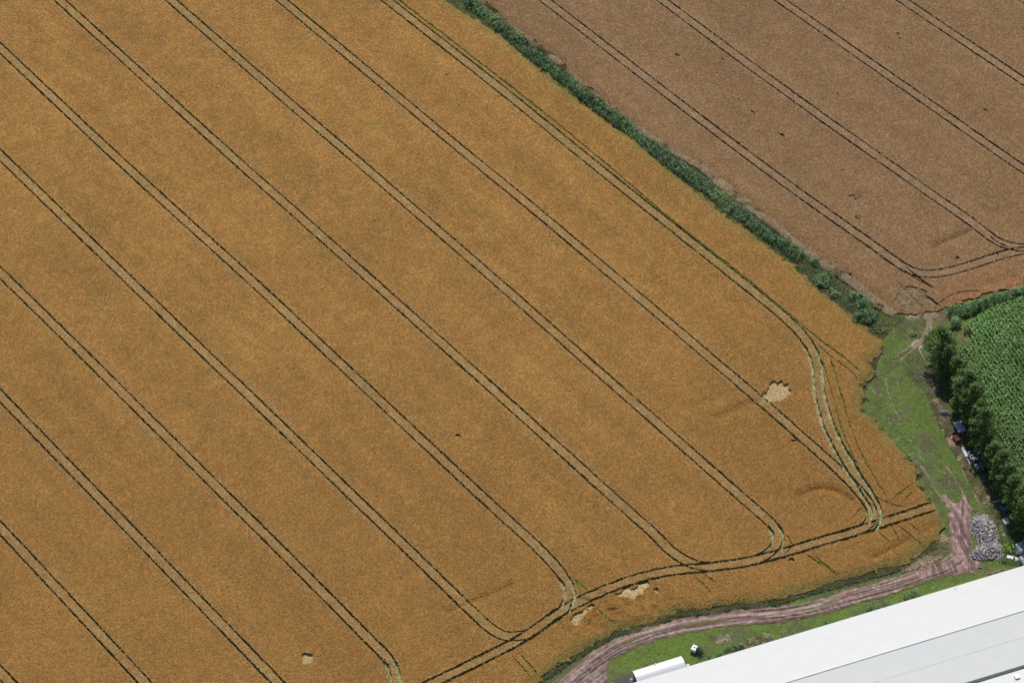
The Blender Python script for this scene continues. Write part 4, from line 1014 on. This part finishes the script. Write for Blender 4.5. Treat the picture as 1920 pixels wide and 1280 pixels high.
bm = bmesh.new(); bm_box(bm, (CL / 2, -0.04, 1.0), (CL - 0.14, 0.08, 2.0)); bm_box(bm, (CL / 2, -CW + 0.04, 1.0), (CL - 0.14, 0.08, 2.0))
link('side_wall', bm_done(bm, 'side_wall', M['wall_white']), cs_)
bm = bmesh.new(); bm_tube(bm, [(CL * 0.46, -0.25, 2.0), (CL * 0.46, -0.25, 2.45)], [0.07, 0.07], 10); bm_tube(bm, [(CL * 0.46, -0.25, 2.45), (CL * 0.46, -0.25, 2.52)], [0.13, 0.09], 10)
link('vent_pipe', bm_done(bm, 'vent_pipe', M['white']), cs_)
bm = bmesh.new(); bm_box(bm, (CL / 2, -CW - 0.10, 2.06), (CL, 0.16, 0.10)); link('gutter', bm_done(bm, 'gutter', M['gutter']), cs_)
g = G(1290, 1252)
o = thing('feed_bin', 'small dark bin standing at the end of the curved white shed', 'bin', tuple(g), rz_)
bm = bmesh.new(); bm_tube(bm, [(0, 0, 0), (0, 0, 0.9)], [0.32, 0.36], 14); link('barrel', bm_done(bm, 'barrel', M['dark']), o)
bm = bmesh.new(); bm_tube(bm, [(0, 0, 0.9), (0, 0, 0.97)], [0.39, 0.34], 14); link('lid', bm_done(bm, 'lid', M['steel']), o)
g = G(1184, 1279)
o = thing('gas_bottle', 'white gas bottle on the asphalt by the curved shed', 'bottle', tuple(g))
bm = bmesh.new(); bm_tube(bm, [(0, 0, 0), (0, 0, 0.06), (0, 0, 1.05), (0, 0, 1.2), (0, 0, 1.27)], [0.22, 0.26, 0.26, 0.16, 0.07], 14); link('cylinder', bm_done(bm, 'cylinder', M['white'], True), o)
bm = bmesh.new(); bm_tube(bm, [(0, 0, 1.27), (0, 0, 1.4)], [0.05, 0.04], 8); link('valve', bm_done(bm, 'valve', M['dark']), o)

# white water tank in a cage
g = G(1302, 1219)
o = thing('water_tank', 'white plastic water tank on the grass beside the conifer', 'tank', tuple(g), math.radians(-35))
link('tank', box_mesh('tank', (0, 0, 0.58), (0.96, 1.16, 0.86), M['white'], 0.06), o)
link('pallet', box_mesh('pallet', (0, 0, 0.07), (1.0, 1.2, 0.14), M['timber']), o)
bm = bmesh.new(); bm_tube(bm, [(0, 0, 1.0), (0, 0, 1.06)], [0.16, 0.15], 14); link('filler_cap', bm_done(bm, 'filler_cap', M['dark']), o)
bm = bmesh.new()
for x in (-0.5, 0.5):
    for y in (-0.6, -0.2, 0.2, 0.6): bm_tube(bm, [(x, y, 0.1), (x, y, 1.05)], [0.015, 0.015], 5)
for zz in (0.3, 0.65, 1.04):
    bm_tube(bm, [(-0.5, -0.6, zz), (0.5, -0.6, zz)], [.015, .015], 5); bm_tube(bm, [(-0.5, 0.6, zz), (0.5, 0.6, zz)], [.015, .015], 5)
    bm_tube(bm, [(-0.5, -0.6, zz), (-0.5, 0.6, zz)], [.015, .015], 5); bm_tube(bm, [(0.5, -0.6, zz), (0.5, 0.6, zz)], [.015, .015], 5)
link('cage', bm_done(bm, 'cage', M['steel']), o)

# ------------------------------------------------------------------ rubble heaps
def rubble(label, px, py, rx, ry, h, n, rot):
    g = G(px, py); o = thing('rubble_heap', label, 'rubble', tuple(g), rot, 'grey rubble heaps beside the track')
    nr, na = 7, 22
    vs = [(0, 0, h * 0.9)]
    for i in range(1, nr + 1):
        for k in range(na):
            a = 2 * math.pi * k / na; f = i / nr * (1 + 0.08 * math.sin(3 * a + px))
            vs.append((rx * f * math.cos(a), ry * f * math.sin(a), h * 0.9 * max(0, 1 - (i / nr) ** 1.6) - (0.06 if i == nr else 0)))
    fs = [np.array([[0, 1 + k, 1 + (k + 1) % na] for k in range(na)])]
    fs.append(np.array([[1 + (i - 1) * na + k, 1 + i * na + k, 1 + i * na + (k + 1) % na, 1 + (i - 1) * na + (k + 1) % na] for i in range(1, nr) for k in range(na)]))
    link('spoil_mound', mesh_np('spoil_mound', np.array(vs), fs, [M['asphalt']]), o)
    a = rng.uniform(0, 6.28, n); q = np.sqrt(rng.random(n)) * (1 + 0.06 * rng.normal(0, 1, n)); f = 1 + 0.08 * np.sin(3 * a + px)
    P = np.column_stack([rx * q * f * np.cos(a), ry * q * f * np.sin(a), h * 0.9 * np.clip(1 - q ** 1.6, 0, 1) + rng.uniform(0.0, 0.1, n)])
    P[:, 2] += (fbm(P[:, 0] * 0.8 + px, P[:, 1] * 0.8, 3) - 0.5) * 0.35 * np.clip(1.2 - q, 0, 1)
    P[:, 2] = np.maximum(P[:, 2], 0.06)
    octv = np.array([(1, 0, 0), (-1, 0, 0), (0, 1, 0), (0, -1, 0), (0, 0, 1), (0, 0, -1)], float)
    octf = np.array([(0, 2, 4), (2, 1, 4), (1, 3, 4), (3, 0, 4), (2, 0, 5), (1, 2, 5), (3, 1, 5), (0, 3, 5)])
    s = (0.07 + 0.24 * rng.random((n, 1, 1)) ** 2) * rng.uniform(0.6, 1.3, (n, 1, 3))
    vv = octv[None] * s + rng.normal(0, 0.03, (n, 6, 3))
    qx = rng.normal(0, 1, (n, 3, 3)); R = np.linalg.qr(qx)[0]
    vv = np.einsum('nij,nkj->nki', R, vv) + P[:, None, :]
    pal = np.array([(0.41, 0.385, 0.385), (0.53, 0.48, 0.46), (0.32, 0.30, 0.30), (0.62, 0.57, 0.53), (0.40, 0.33, 0.31), (0.25, 0.235, 0.24)])
    c = pal[rng.integers(len(pal), size=n)] * rng.uniform(0.65, 1.1, (n, 1))
    me = mesh_np('rubble', vv.reshape(-1, 3), (np.arange(n)[:, None, None] * 6 + octf).reshape(-1, 3), [M['stone']], None, None, {'col': np.repeat(c, 6, 0)})
    link('rubble', me, o)['kind'] = 'stuff'
rubble('tall heap of pale grey rubble between the dirt track and the tree row', 1847, 996, 2.3, 4.2, 1.35, 1500, math.radians(8))
rubble('nearer and lower heap of pale grey rubble, close to the white shed', 1852, 1034, 3.0, 2.0, 1.2, 1000, math.radians(10))

# ------------------------------------------------------------------ scrap along the tree row
def bar(name, label, cat, p0, p1, w, t_, m, z=0.0):
    a, b = G(*p0), G(*p1); d = b - a; L = float(np.linalg.norm(d))
    o = tag(link(name, box_mesh(name, (L / 2, 0, z + t_ / 2), (L, w, t_), m, min(w, t_) * 0.12), None, tuple(a), math.atan2(d[1], d[0])), label, cat)
    return o
g0, g1 = G(1723, 655), G(1735, 681); d = g1 - g0; L = float(np.linalg.norm(d))
bm = bmesh.new(); bm_tube(bm, [(0, 0, 0.12), (L * 0.5, 0.04, 0.11), (L, 0, 0.10)], [0.11, 0.10, 0.08], 10)
tag(link('fallen_pole', bm_done(bm, 'fallen_pole', M['timber'], True), None, tuple(g0), math.atan2(d[1], d[0])), 'grey timber pole lying in the scrub beside the first tree', 'pole')
bar('concrete_slab', 'pale pinkish concrete slab lying across the lane', 'slab', (1709, 647), (1722, 638), 0.55, 0.1, M['slab'])
bar('concrete_slab', 'dull concrete slab by the foot of the first tree', 'slab', (1723, 653), (1734, 645), 0.5, 0.08, M['slab'])
bm = bmesh.new()
for k in range(46):
    p = rng.normal(0, 1, 3) * np.array([0.9, 0.7, 0.12]); a = rng.uniform(0, 6.28); L = rng.uniform(0.5, 1.5)
    q = p + np.array([math.cos(a) * L, math.sin(a) * L, rng.normal(0, 0.15)]); p[2] = abs(p[2]) + 0.08; q[2] = abs(q[2]) + 0.08
    bm_tube(bm, [tuple(p), tuple((p + q) / 2 + np.array([0, 0, 0.1])), tuple(q)], [0.045, 0.035, 0.015], 5)
o = thing('brushwood_pile', 'pile of bare purple grey branches beside the tree row', 'brushwood', tuple(G(1730, 708)))
link('branches', bm_done(bm, 'branches', plain('branch_bark', (0.24, 0.18, 0.19), 0.9, 0.3, 5)), o)['kind'] = 'stuff'
bar('painted_board', 'long faded red board lying in the dry grass', 'board', (1743, 747), (1753, 759), 0.3, 0.06, M['redwood'], 0.02)
bar('painted_board', 'short dark red board below the long faded one', 'board', (1752, 750), (1757, 757), 0.3, 0.06, M['rust'], 0.02)
bar('timber_plank', 'pale timber plank in the shade above the scrap heap', 'plank', (1755, 759), (1760, 766), 0.25, 0.06, M['paletimber'], 0.02)

def heap(name, label, cat, px, py, rx, ry, h, m, seed, rot=0.0):
    nr, na = 6, 18; g = G(px, py); vs = [(0, 0, h)]
    for i in range(1, nr + 1):
        for k in range(na):
            a = 2 * math.pi * k / na; f = i / nr
            rr = 1 + 0.18 * (vnoise(math.cos(a) * 1.5 + seed, math.sin(a) * 1.5, seed) - 0.5) * 2
            zz = h * (1 - f ** 2.2) * (0.75 + 0.5 * float(vnoise(math.cos(a) * f * 2.2 + seed, math.sin(a) * f * 2.2, seed + 1)))
            vs.append((rx * f * rr * math.cos(a), ry * f * rr * math.sin(a), max(zz, -0.03) if i < nr else -0.03))
    fs = [np.array([[0, 1 + k, 1 + (k + 1) % na] for k in range(na)]), np.array([[1 + (i - 1) * na + k, 1 + i * na + k, 1 + i * na + (k + 1) % na, 1 + (i - 1) * na + (k + 1) % na] for i in range(1, nr) for k in range(na)])]
    return tag(link(name, mesh_np(name, np.array(vs), fs, [m]), None, tuple(g), rot), label, cat)
heap('tarpaulin_heap', 'crumpled grey tarpaulin over scrap, above the two white rings', 'tarpaulin', 1770, 775, 1.3, 0.9, 0.75, M['tarp'], 3, -0.4)
heap('tarpaulin_heap', 'small dark grey covered heap in the shade nearest the brushwood', 'tarpaulin', 1757, 733, 0.9, 0.7, 0.6, M['tarp'], 8)
heap('tarpaulin_heap', 'dark blue tarpaulin heap in the shade beyond the slatted pallet', 'tarpaulin', 1881, 955, 0.7, 1.1, 0.8, M['navy'], 5, 0.3)
heap('grain_sack', 'full white bulk sack standing in the dry grass by the rusty trailer', 'sack', 1785.5, 822, 0.42, 0.4, 0.75, M['white'], 2)
heap('grain_sack', 'white bulk sack beside the bright green bush', 'sack', 1908, 1036, 0.38, 0.5, 0.6, M['white'], 6)
heap('grain_sack', 'grey sack lying in deep shade below the truck', 'sack', 1845, 895, 0.5, 0.35, 0.4, M['bluegrey'], 11)
for (px, py, r, lab) in ((1768.7, 788, 0.36, 'clean white ring lying in front of another ring'), (1765.5, 784, 0.33, 'dull pale ring half hidden behind the white ring')):
    bm = bmesh.new(); n1, n2 = 20, 8
    vs = [[bm.verts.new(((r + 0.085 * math.cos(b)) * math.cos(a), (r + 0.085 * math.cos(b)) * math.sin(a), 0.09 + 0.09 * math.sin(b))) for b in np.linspace(0, 2 * math.pi, n2, endpoint=False)] for a in np.linspace(0, 2 * math.pi, n1, endpoint=False)]
    for i in range(n1):
        for j in range(n2): bm.faces.new((vs[i][j], vs[(i + 1) % n1][j], vs[(i + 1) % n1][(j + 1) % n2], vs[i][(j + 1) % n2]))
    tag(link('tyre_ring', bm_done(bm, 'tyre_ring', M['white'] if px > 1767 else M['paletimber'], True), None, tuple(G(px, py))), lab, 'ring', 'pale rings in the scrap')

def wheel(parent, x, y, r=0.34, w=0.22):
    bm = bmesh.new(); bm_tube(bm, [(x, y - w / 2, r), (x, y - w / 2 + 0.04, r), (x, y + w / 2 - 0.04, r), (x, y + w / 2, r)], [r * 0.88, r, r, r * 0.88], 16)
    o = link('wheel', bm_done(bm, 'wheel', M['dark']), parent)
    bm = bmesh.new(); bm_tube(bm, [(x, y - w / 2 - 0.01, r), (x, y + w / 2 + 0.01, r)], [r * 0.5, r * 0.5], 12)
    link('hub', bm_done(bm, 'hub', M['steel']), o)

rowdir = g2((1840, 878)) - g2((1800, 800)); ra_ = math.atan2(rowdir[1], rowdir[0])
# box trailer with a pale lid
g = G(1799, 806)
o = thing('box_trailer', 'small trailer with a pale blue white lid under the trees', 'trailer', tuple(g), ra_)
link('body', box_mesh('body', (0, 0, 0.72), (2.5, 1.5, 0.62), M['bluegrey'], 0.03), o)
lid = link('lid', box_mesh('lid', (0, 0, 1.08), (2.6, 1.6, 0.07), M['bluesheet'], 0.02), o)
for k in range(6): link('lid_rib', box_mesh('lid_rib', (-1.1 + k * 0.44, 0, 1.13), (0.05, 1.56, 0.04), M['bluesheet']), lid)
bm = bmesh.new(); bm_box(bm, (1.7, 0, 0.5), (0.95, 0.08, 0.08)); bm_box(bm, (2.15, 0, 0.35), (0.06, 0.06, 0.35)); link('drawbar', bm_done(bm, 'drawbar', M['steel']), o)
for y in (-0.82, 0.82): wheel(o, -0.2, y, 0.32, 0.18)
# rusty cart
g = G(1794, 823)
o = thing('rusty_trailer', 'rusty red open trailer between the pale lid and the white sack', 'trailer', tuple(g), ra_)
bm = bmesh.new(); bm_box(bm, (0, 0, 0.55), (2.0, 1.3, 0.08))
for x in (-1.0, 1.0): bm_box(bm, (x, 0, 0.75), (0.06, 1.3, 0.36))
for y in (-0.65, 0.65): bm_box(bm, (0, y, 0.755), (2.06, 0.06, 0.37))
link('bed', bm_done(bm, 'bed', M['rust']), o)
bm = bmesh.new(); bm_tube(bm, [(1.0, 0.35, 0.5), (1.9, 0, 0.45), (2.0, 0, 0.05)], [0.05, 0.05, 0.05], 6); bm_tube(bm, [(1.0, -0.35, 0.5), (1.9, 0, 0.45)], [0.05, 0.05], 6); link('drawbar', bm_done(bm, 'drawbar', M['rust']), o)
for y in (-0.78, 0.78): wheel(o, 0, y, 0.32, 0.2)
bar('metal_pipe', 'thin pale pipe in the grass above the rusty trailer', 'pipe', (1773, 793), (1783, 810), 0.09, 0.09, M['redwood'])
bar('metal_pipe', 'second thin pale pipe lying parallel beside the first', 'pipe', (1775, 792), (1786, 809), 0.08, 0.08, M['paletimber'])
bar('sheet_panel', 'long pale blue metal sheet lying beside the truck bed', 'sheet', (1804, 839), (1813, 857), 0.55, 0.05, M['bluesheet'], 0.25)
bar('sheet_panel', 'narrow pale blue metal sheet lying beside the truck cab', 'sheet', (1815, 860), (1820, 871), 0.36, 0.05, M['bluesheet'], 0.22)
bar('fuel_can', 'small pale can in the shade behind the rusty trailer', 'can', (1803, 814), (1806, 817), 0.4, 0.45, M['bluesheet'])
# old pick-up truck
g = G(1829, 868)
o = thing('pickup_truck', 'old dark blue grey pick-up truck parked under the trees', 'truck', tuple(g), ra_)
bm = bmesh.new(); bm_box(bm, (0, 0, 0.72), (4.2, 1.66, 0.42), None, 0.06); link('body', bm_done(bm, 'body', M['bluegrey']), o)
bm = bmesh.new(); bm_box(bm, (1.45, 0, 0.99), (1.2, 1.5, 0.22), None, 0.07); link('bonnet', bm_done(bm, 'bonnet', M['bluegrey']), o)
bm = bmesh.new()
c0 = [(-0.35, 0.94), (0.95, 0.94), (0.55, 1.52), (-0.28, 1.55)]
va = [bm.verts.new((x, -0.76 if z < 1 else -0.66, z)) for x, z in c0]; vb = [bm.verts.new((x, 0.76 if z < 1 else 0.66, z)) for x, z in c0]
bm.faces.new(va); bm.faces.new(vb[::-1])
for i in range(4): bm.faces.new((va[i], vb[i], vb[(i + 1) % 4], va[(i + 1) % 4]))
cab = link('cab', bm_done(bm, 'cab', M['bluegrey']), o)
link('windscreen', box_mesh('windscreen', (0.77, 0, 1.24), (0.03, 1.22, 0.60), M['glass'], 0, Matrix.Rotation(math.radians(-34.6), 3, 'Y')), cab)
link('rear_window', box_mesh('rear_window', (-0.335, 0, 1.28), (0.03, 1.1, 0.36), M['glass'], 0, Matrix.Rotation(math.radians(6.5), 3, 'Y')), cab)
link('roof_panel', box_mesh('roof_panel', (0.13, 0, 1.56), (0.7, 1.2, 0.04), M['bluegrey']), cab)
bm = bmesh.new()
for y in (-0.78, 0.78): bm_box(bm, (-1.22, y, 1.06), (1.72, 0.07, 0.30))
for x in (-2.06, -0.40): bm_box(bm, (x, 0, 1.055), (0.07, 1.48, 0.29))
link('cargo_side', bm_done(bm, 'cargo_side', M['steel']), o)
for x in (-1.3, 1.35):
    for y in (-0.8, 0.8): wheel(o, x, y, 0.35, 0.2)
for y in (-0.58, 0.58):
    bm = bmesh.new(); bm_tube(bm, [(2.09, y, 0.78), (2.13, y, 0.78)], [0.1, 0.09], 10); link('headlight', bm_done(bm, 'headlight', M['white']), o)
link('bumper', box_mesh('bumper', (2.16, 0, 0.5), (0.1, 1.6, 0.14), M['steel'], 0.02), o)

bar('timber_plank', 'pale plank lying in deep shade beside the dark blue tarpaulin', 'plank', (1862, 942), (1879, 937), 0.3, 0.08, M['bluesheet'], 0.05)
bar('timber_plank', 'short plank in the shade near the grey sack', 'plank', (1841, 903), (1846, 901), 0.2, 0.06, M['bluesheet'], 0.02)
bar('timber_plank', 'orange brown plank poking out of the shade below the slatted pallet', 'plank', (1889, 1000), (1902, 995), 0.22, 0.06, M['paletimber'], 0.02)
bar('kerb_stone', 'single pale stone block upright in the grass near the rubble', 'stone', (1881, 1006), (1884, 998), 0.3, 0.25, M['slab'])
bar('metal_pipe', 'long thin dark pipe lying in the shade beside the slatted pallet', 'pipe', (1890, 972), (1904, 992), 0.08, 0.08, M['steel'])
# slatted pallet
g = G(1886, 979)
o = thing('slatted_pallet', 'white slatted pallet leaning out of the shade near the rubble', 'pallet', tuple(g), ra_)
for k in range(6): link('slat', box_mesh('slat', (-0.6 + 0.24 * k, 0, 0.50), (0.11, 1.05, 0.03), M['white']), o)
for y in (-0.45, 0.0, 0.45): link('bearer', box_mesh('bearer', (0, y, 0.24), (1.3, 0.09, 0.48), M['white']), o)
# small sheds at the edge
def mini_shed(label, px, py, L, W, h, rot):
    g = G(px, py); o = thing('metal_shed', label, 'shed', tuple(g), rot, 'small blue sheds at the right edge')
    link('wall', box_mesh('wall', (0, 0, h / 2 - 0.03), (L - 0.16, W - 0.2, h), M['wall_white']), o)
    ang = math.radians(14)
    for s in (-1, 1):
        link('roof_sheet', box_mesh('roof_sheet', (0, s * W * 0.25, h + 0.02 + W * 0.25 * math.tan(ang) - 0.0), (L, W / 2 / math.cos(ang) + 0.02, 0.04), M['bluesheet'], 0, Matrix.Rotation(-s * ang, 3, 'X')), o)
    bm = bmesh.new()
    for x in (-L / 2 + 0.1, L / 2 - 0.1):
        vs = [bm.verts.new((x, -W / 2 + 0.1, h - 0.05)), bm.verts.new((x, W / 2 - 0.1, h - 0.05)), bm.verts.new((x, 0, h + W / 2 * math.tan(ang) - 0.06))]
        f = bm.faces.new(vs); r = bmesh.ops.extrude_face_region(bm, geom=[f]); bmesh.ops.translate(bm, vec=(0.04 if x < 0 else -0.04, 0, 0), verts=[v for v in r['geom'] if isinstance(v, bmesh.types.BMVert)])
    link('gable', bm_done(bm, 'gable', M['white']), o)
    link('ridge', box_mesh('ridge', (0, 0, h + W / 2 * math.tan(ang) + 0.06), (L + 0.02, 0.16, 0.04), M['steel']), o)
mini_shed('small shed with a pale blue roof under the last trees, beside the green bush', 1921, 1030, 3.0, 1.9, 1.5, math.radians(20))
mini_shed('small shed with a pale blue roof nearest the white shed, at the right edge', 1926, 1052, 2.6, 1.6, 1.2, math.radians(20))
bar('sheet_panel', 'flat white sheet with a dark mark at the foot of the green bush', 'sheet', (1888, 1043), (1900, 1046), 0.7, 0.06, M['white'], 0.1)
bar('sheet_panel', 'flat white sheet touching the nearest small blue shed', 'sheet', (1903, 1048), (1913, 1047), 0.8, 0.06, M['white'], 0.1)
bar('fence_post', 'short dark post at the eave of the long white shed', 'post', (1789.0, 1117), (1790, 1116.7), 0.12, 2.6, M['timber'])
bar('metal_pipe', 'thin grey pipe standing against the corner of the trimmed hedge', 'pipe', (1774, 585), (1779, 595), 0.1, 0.1, M['steel'])
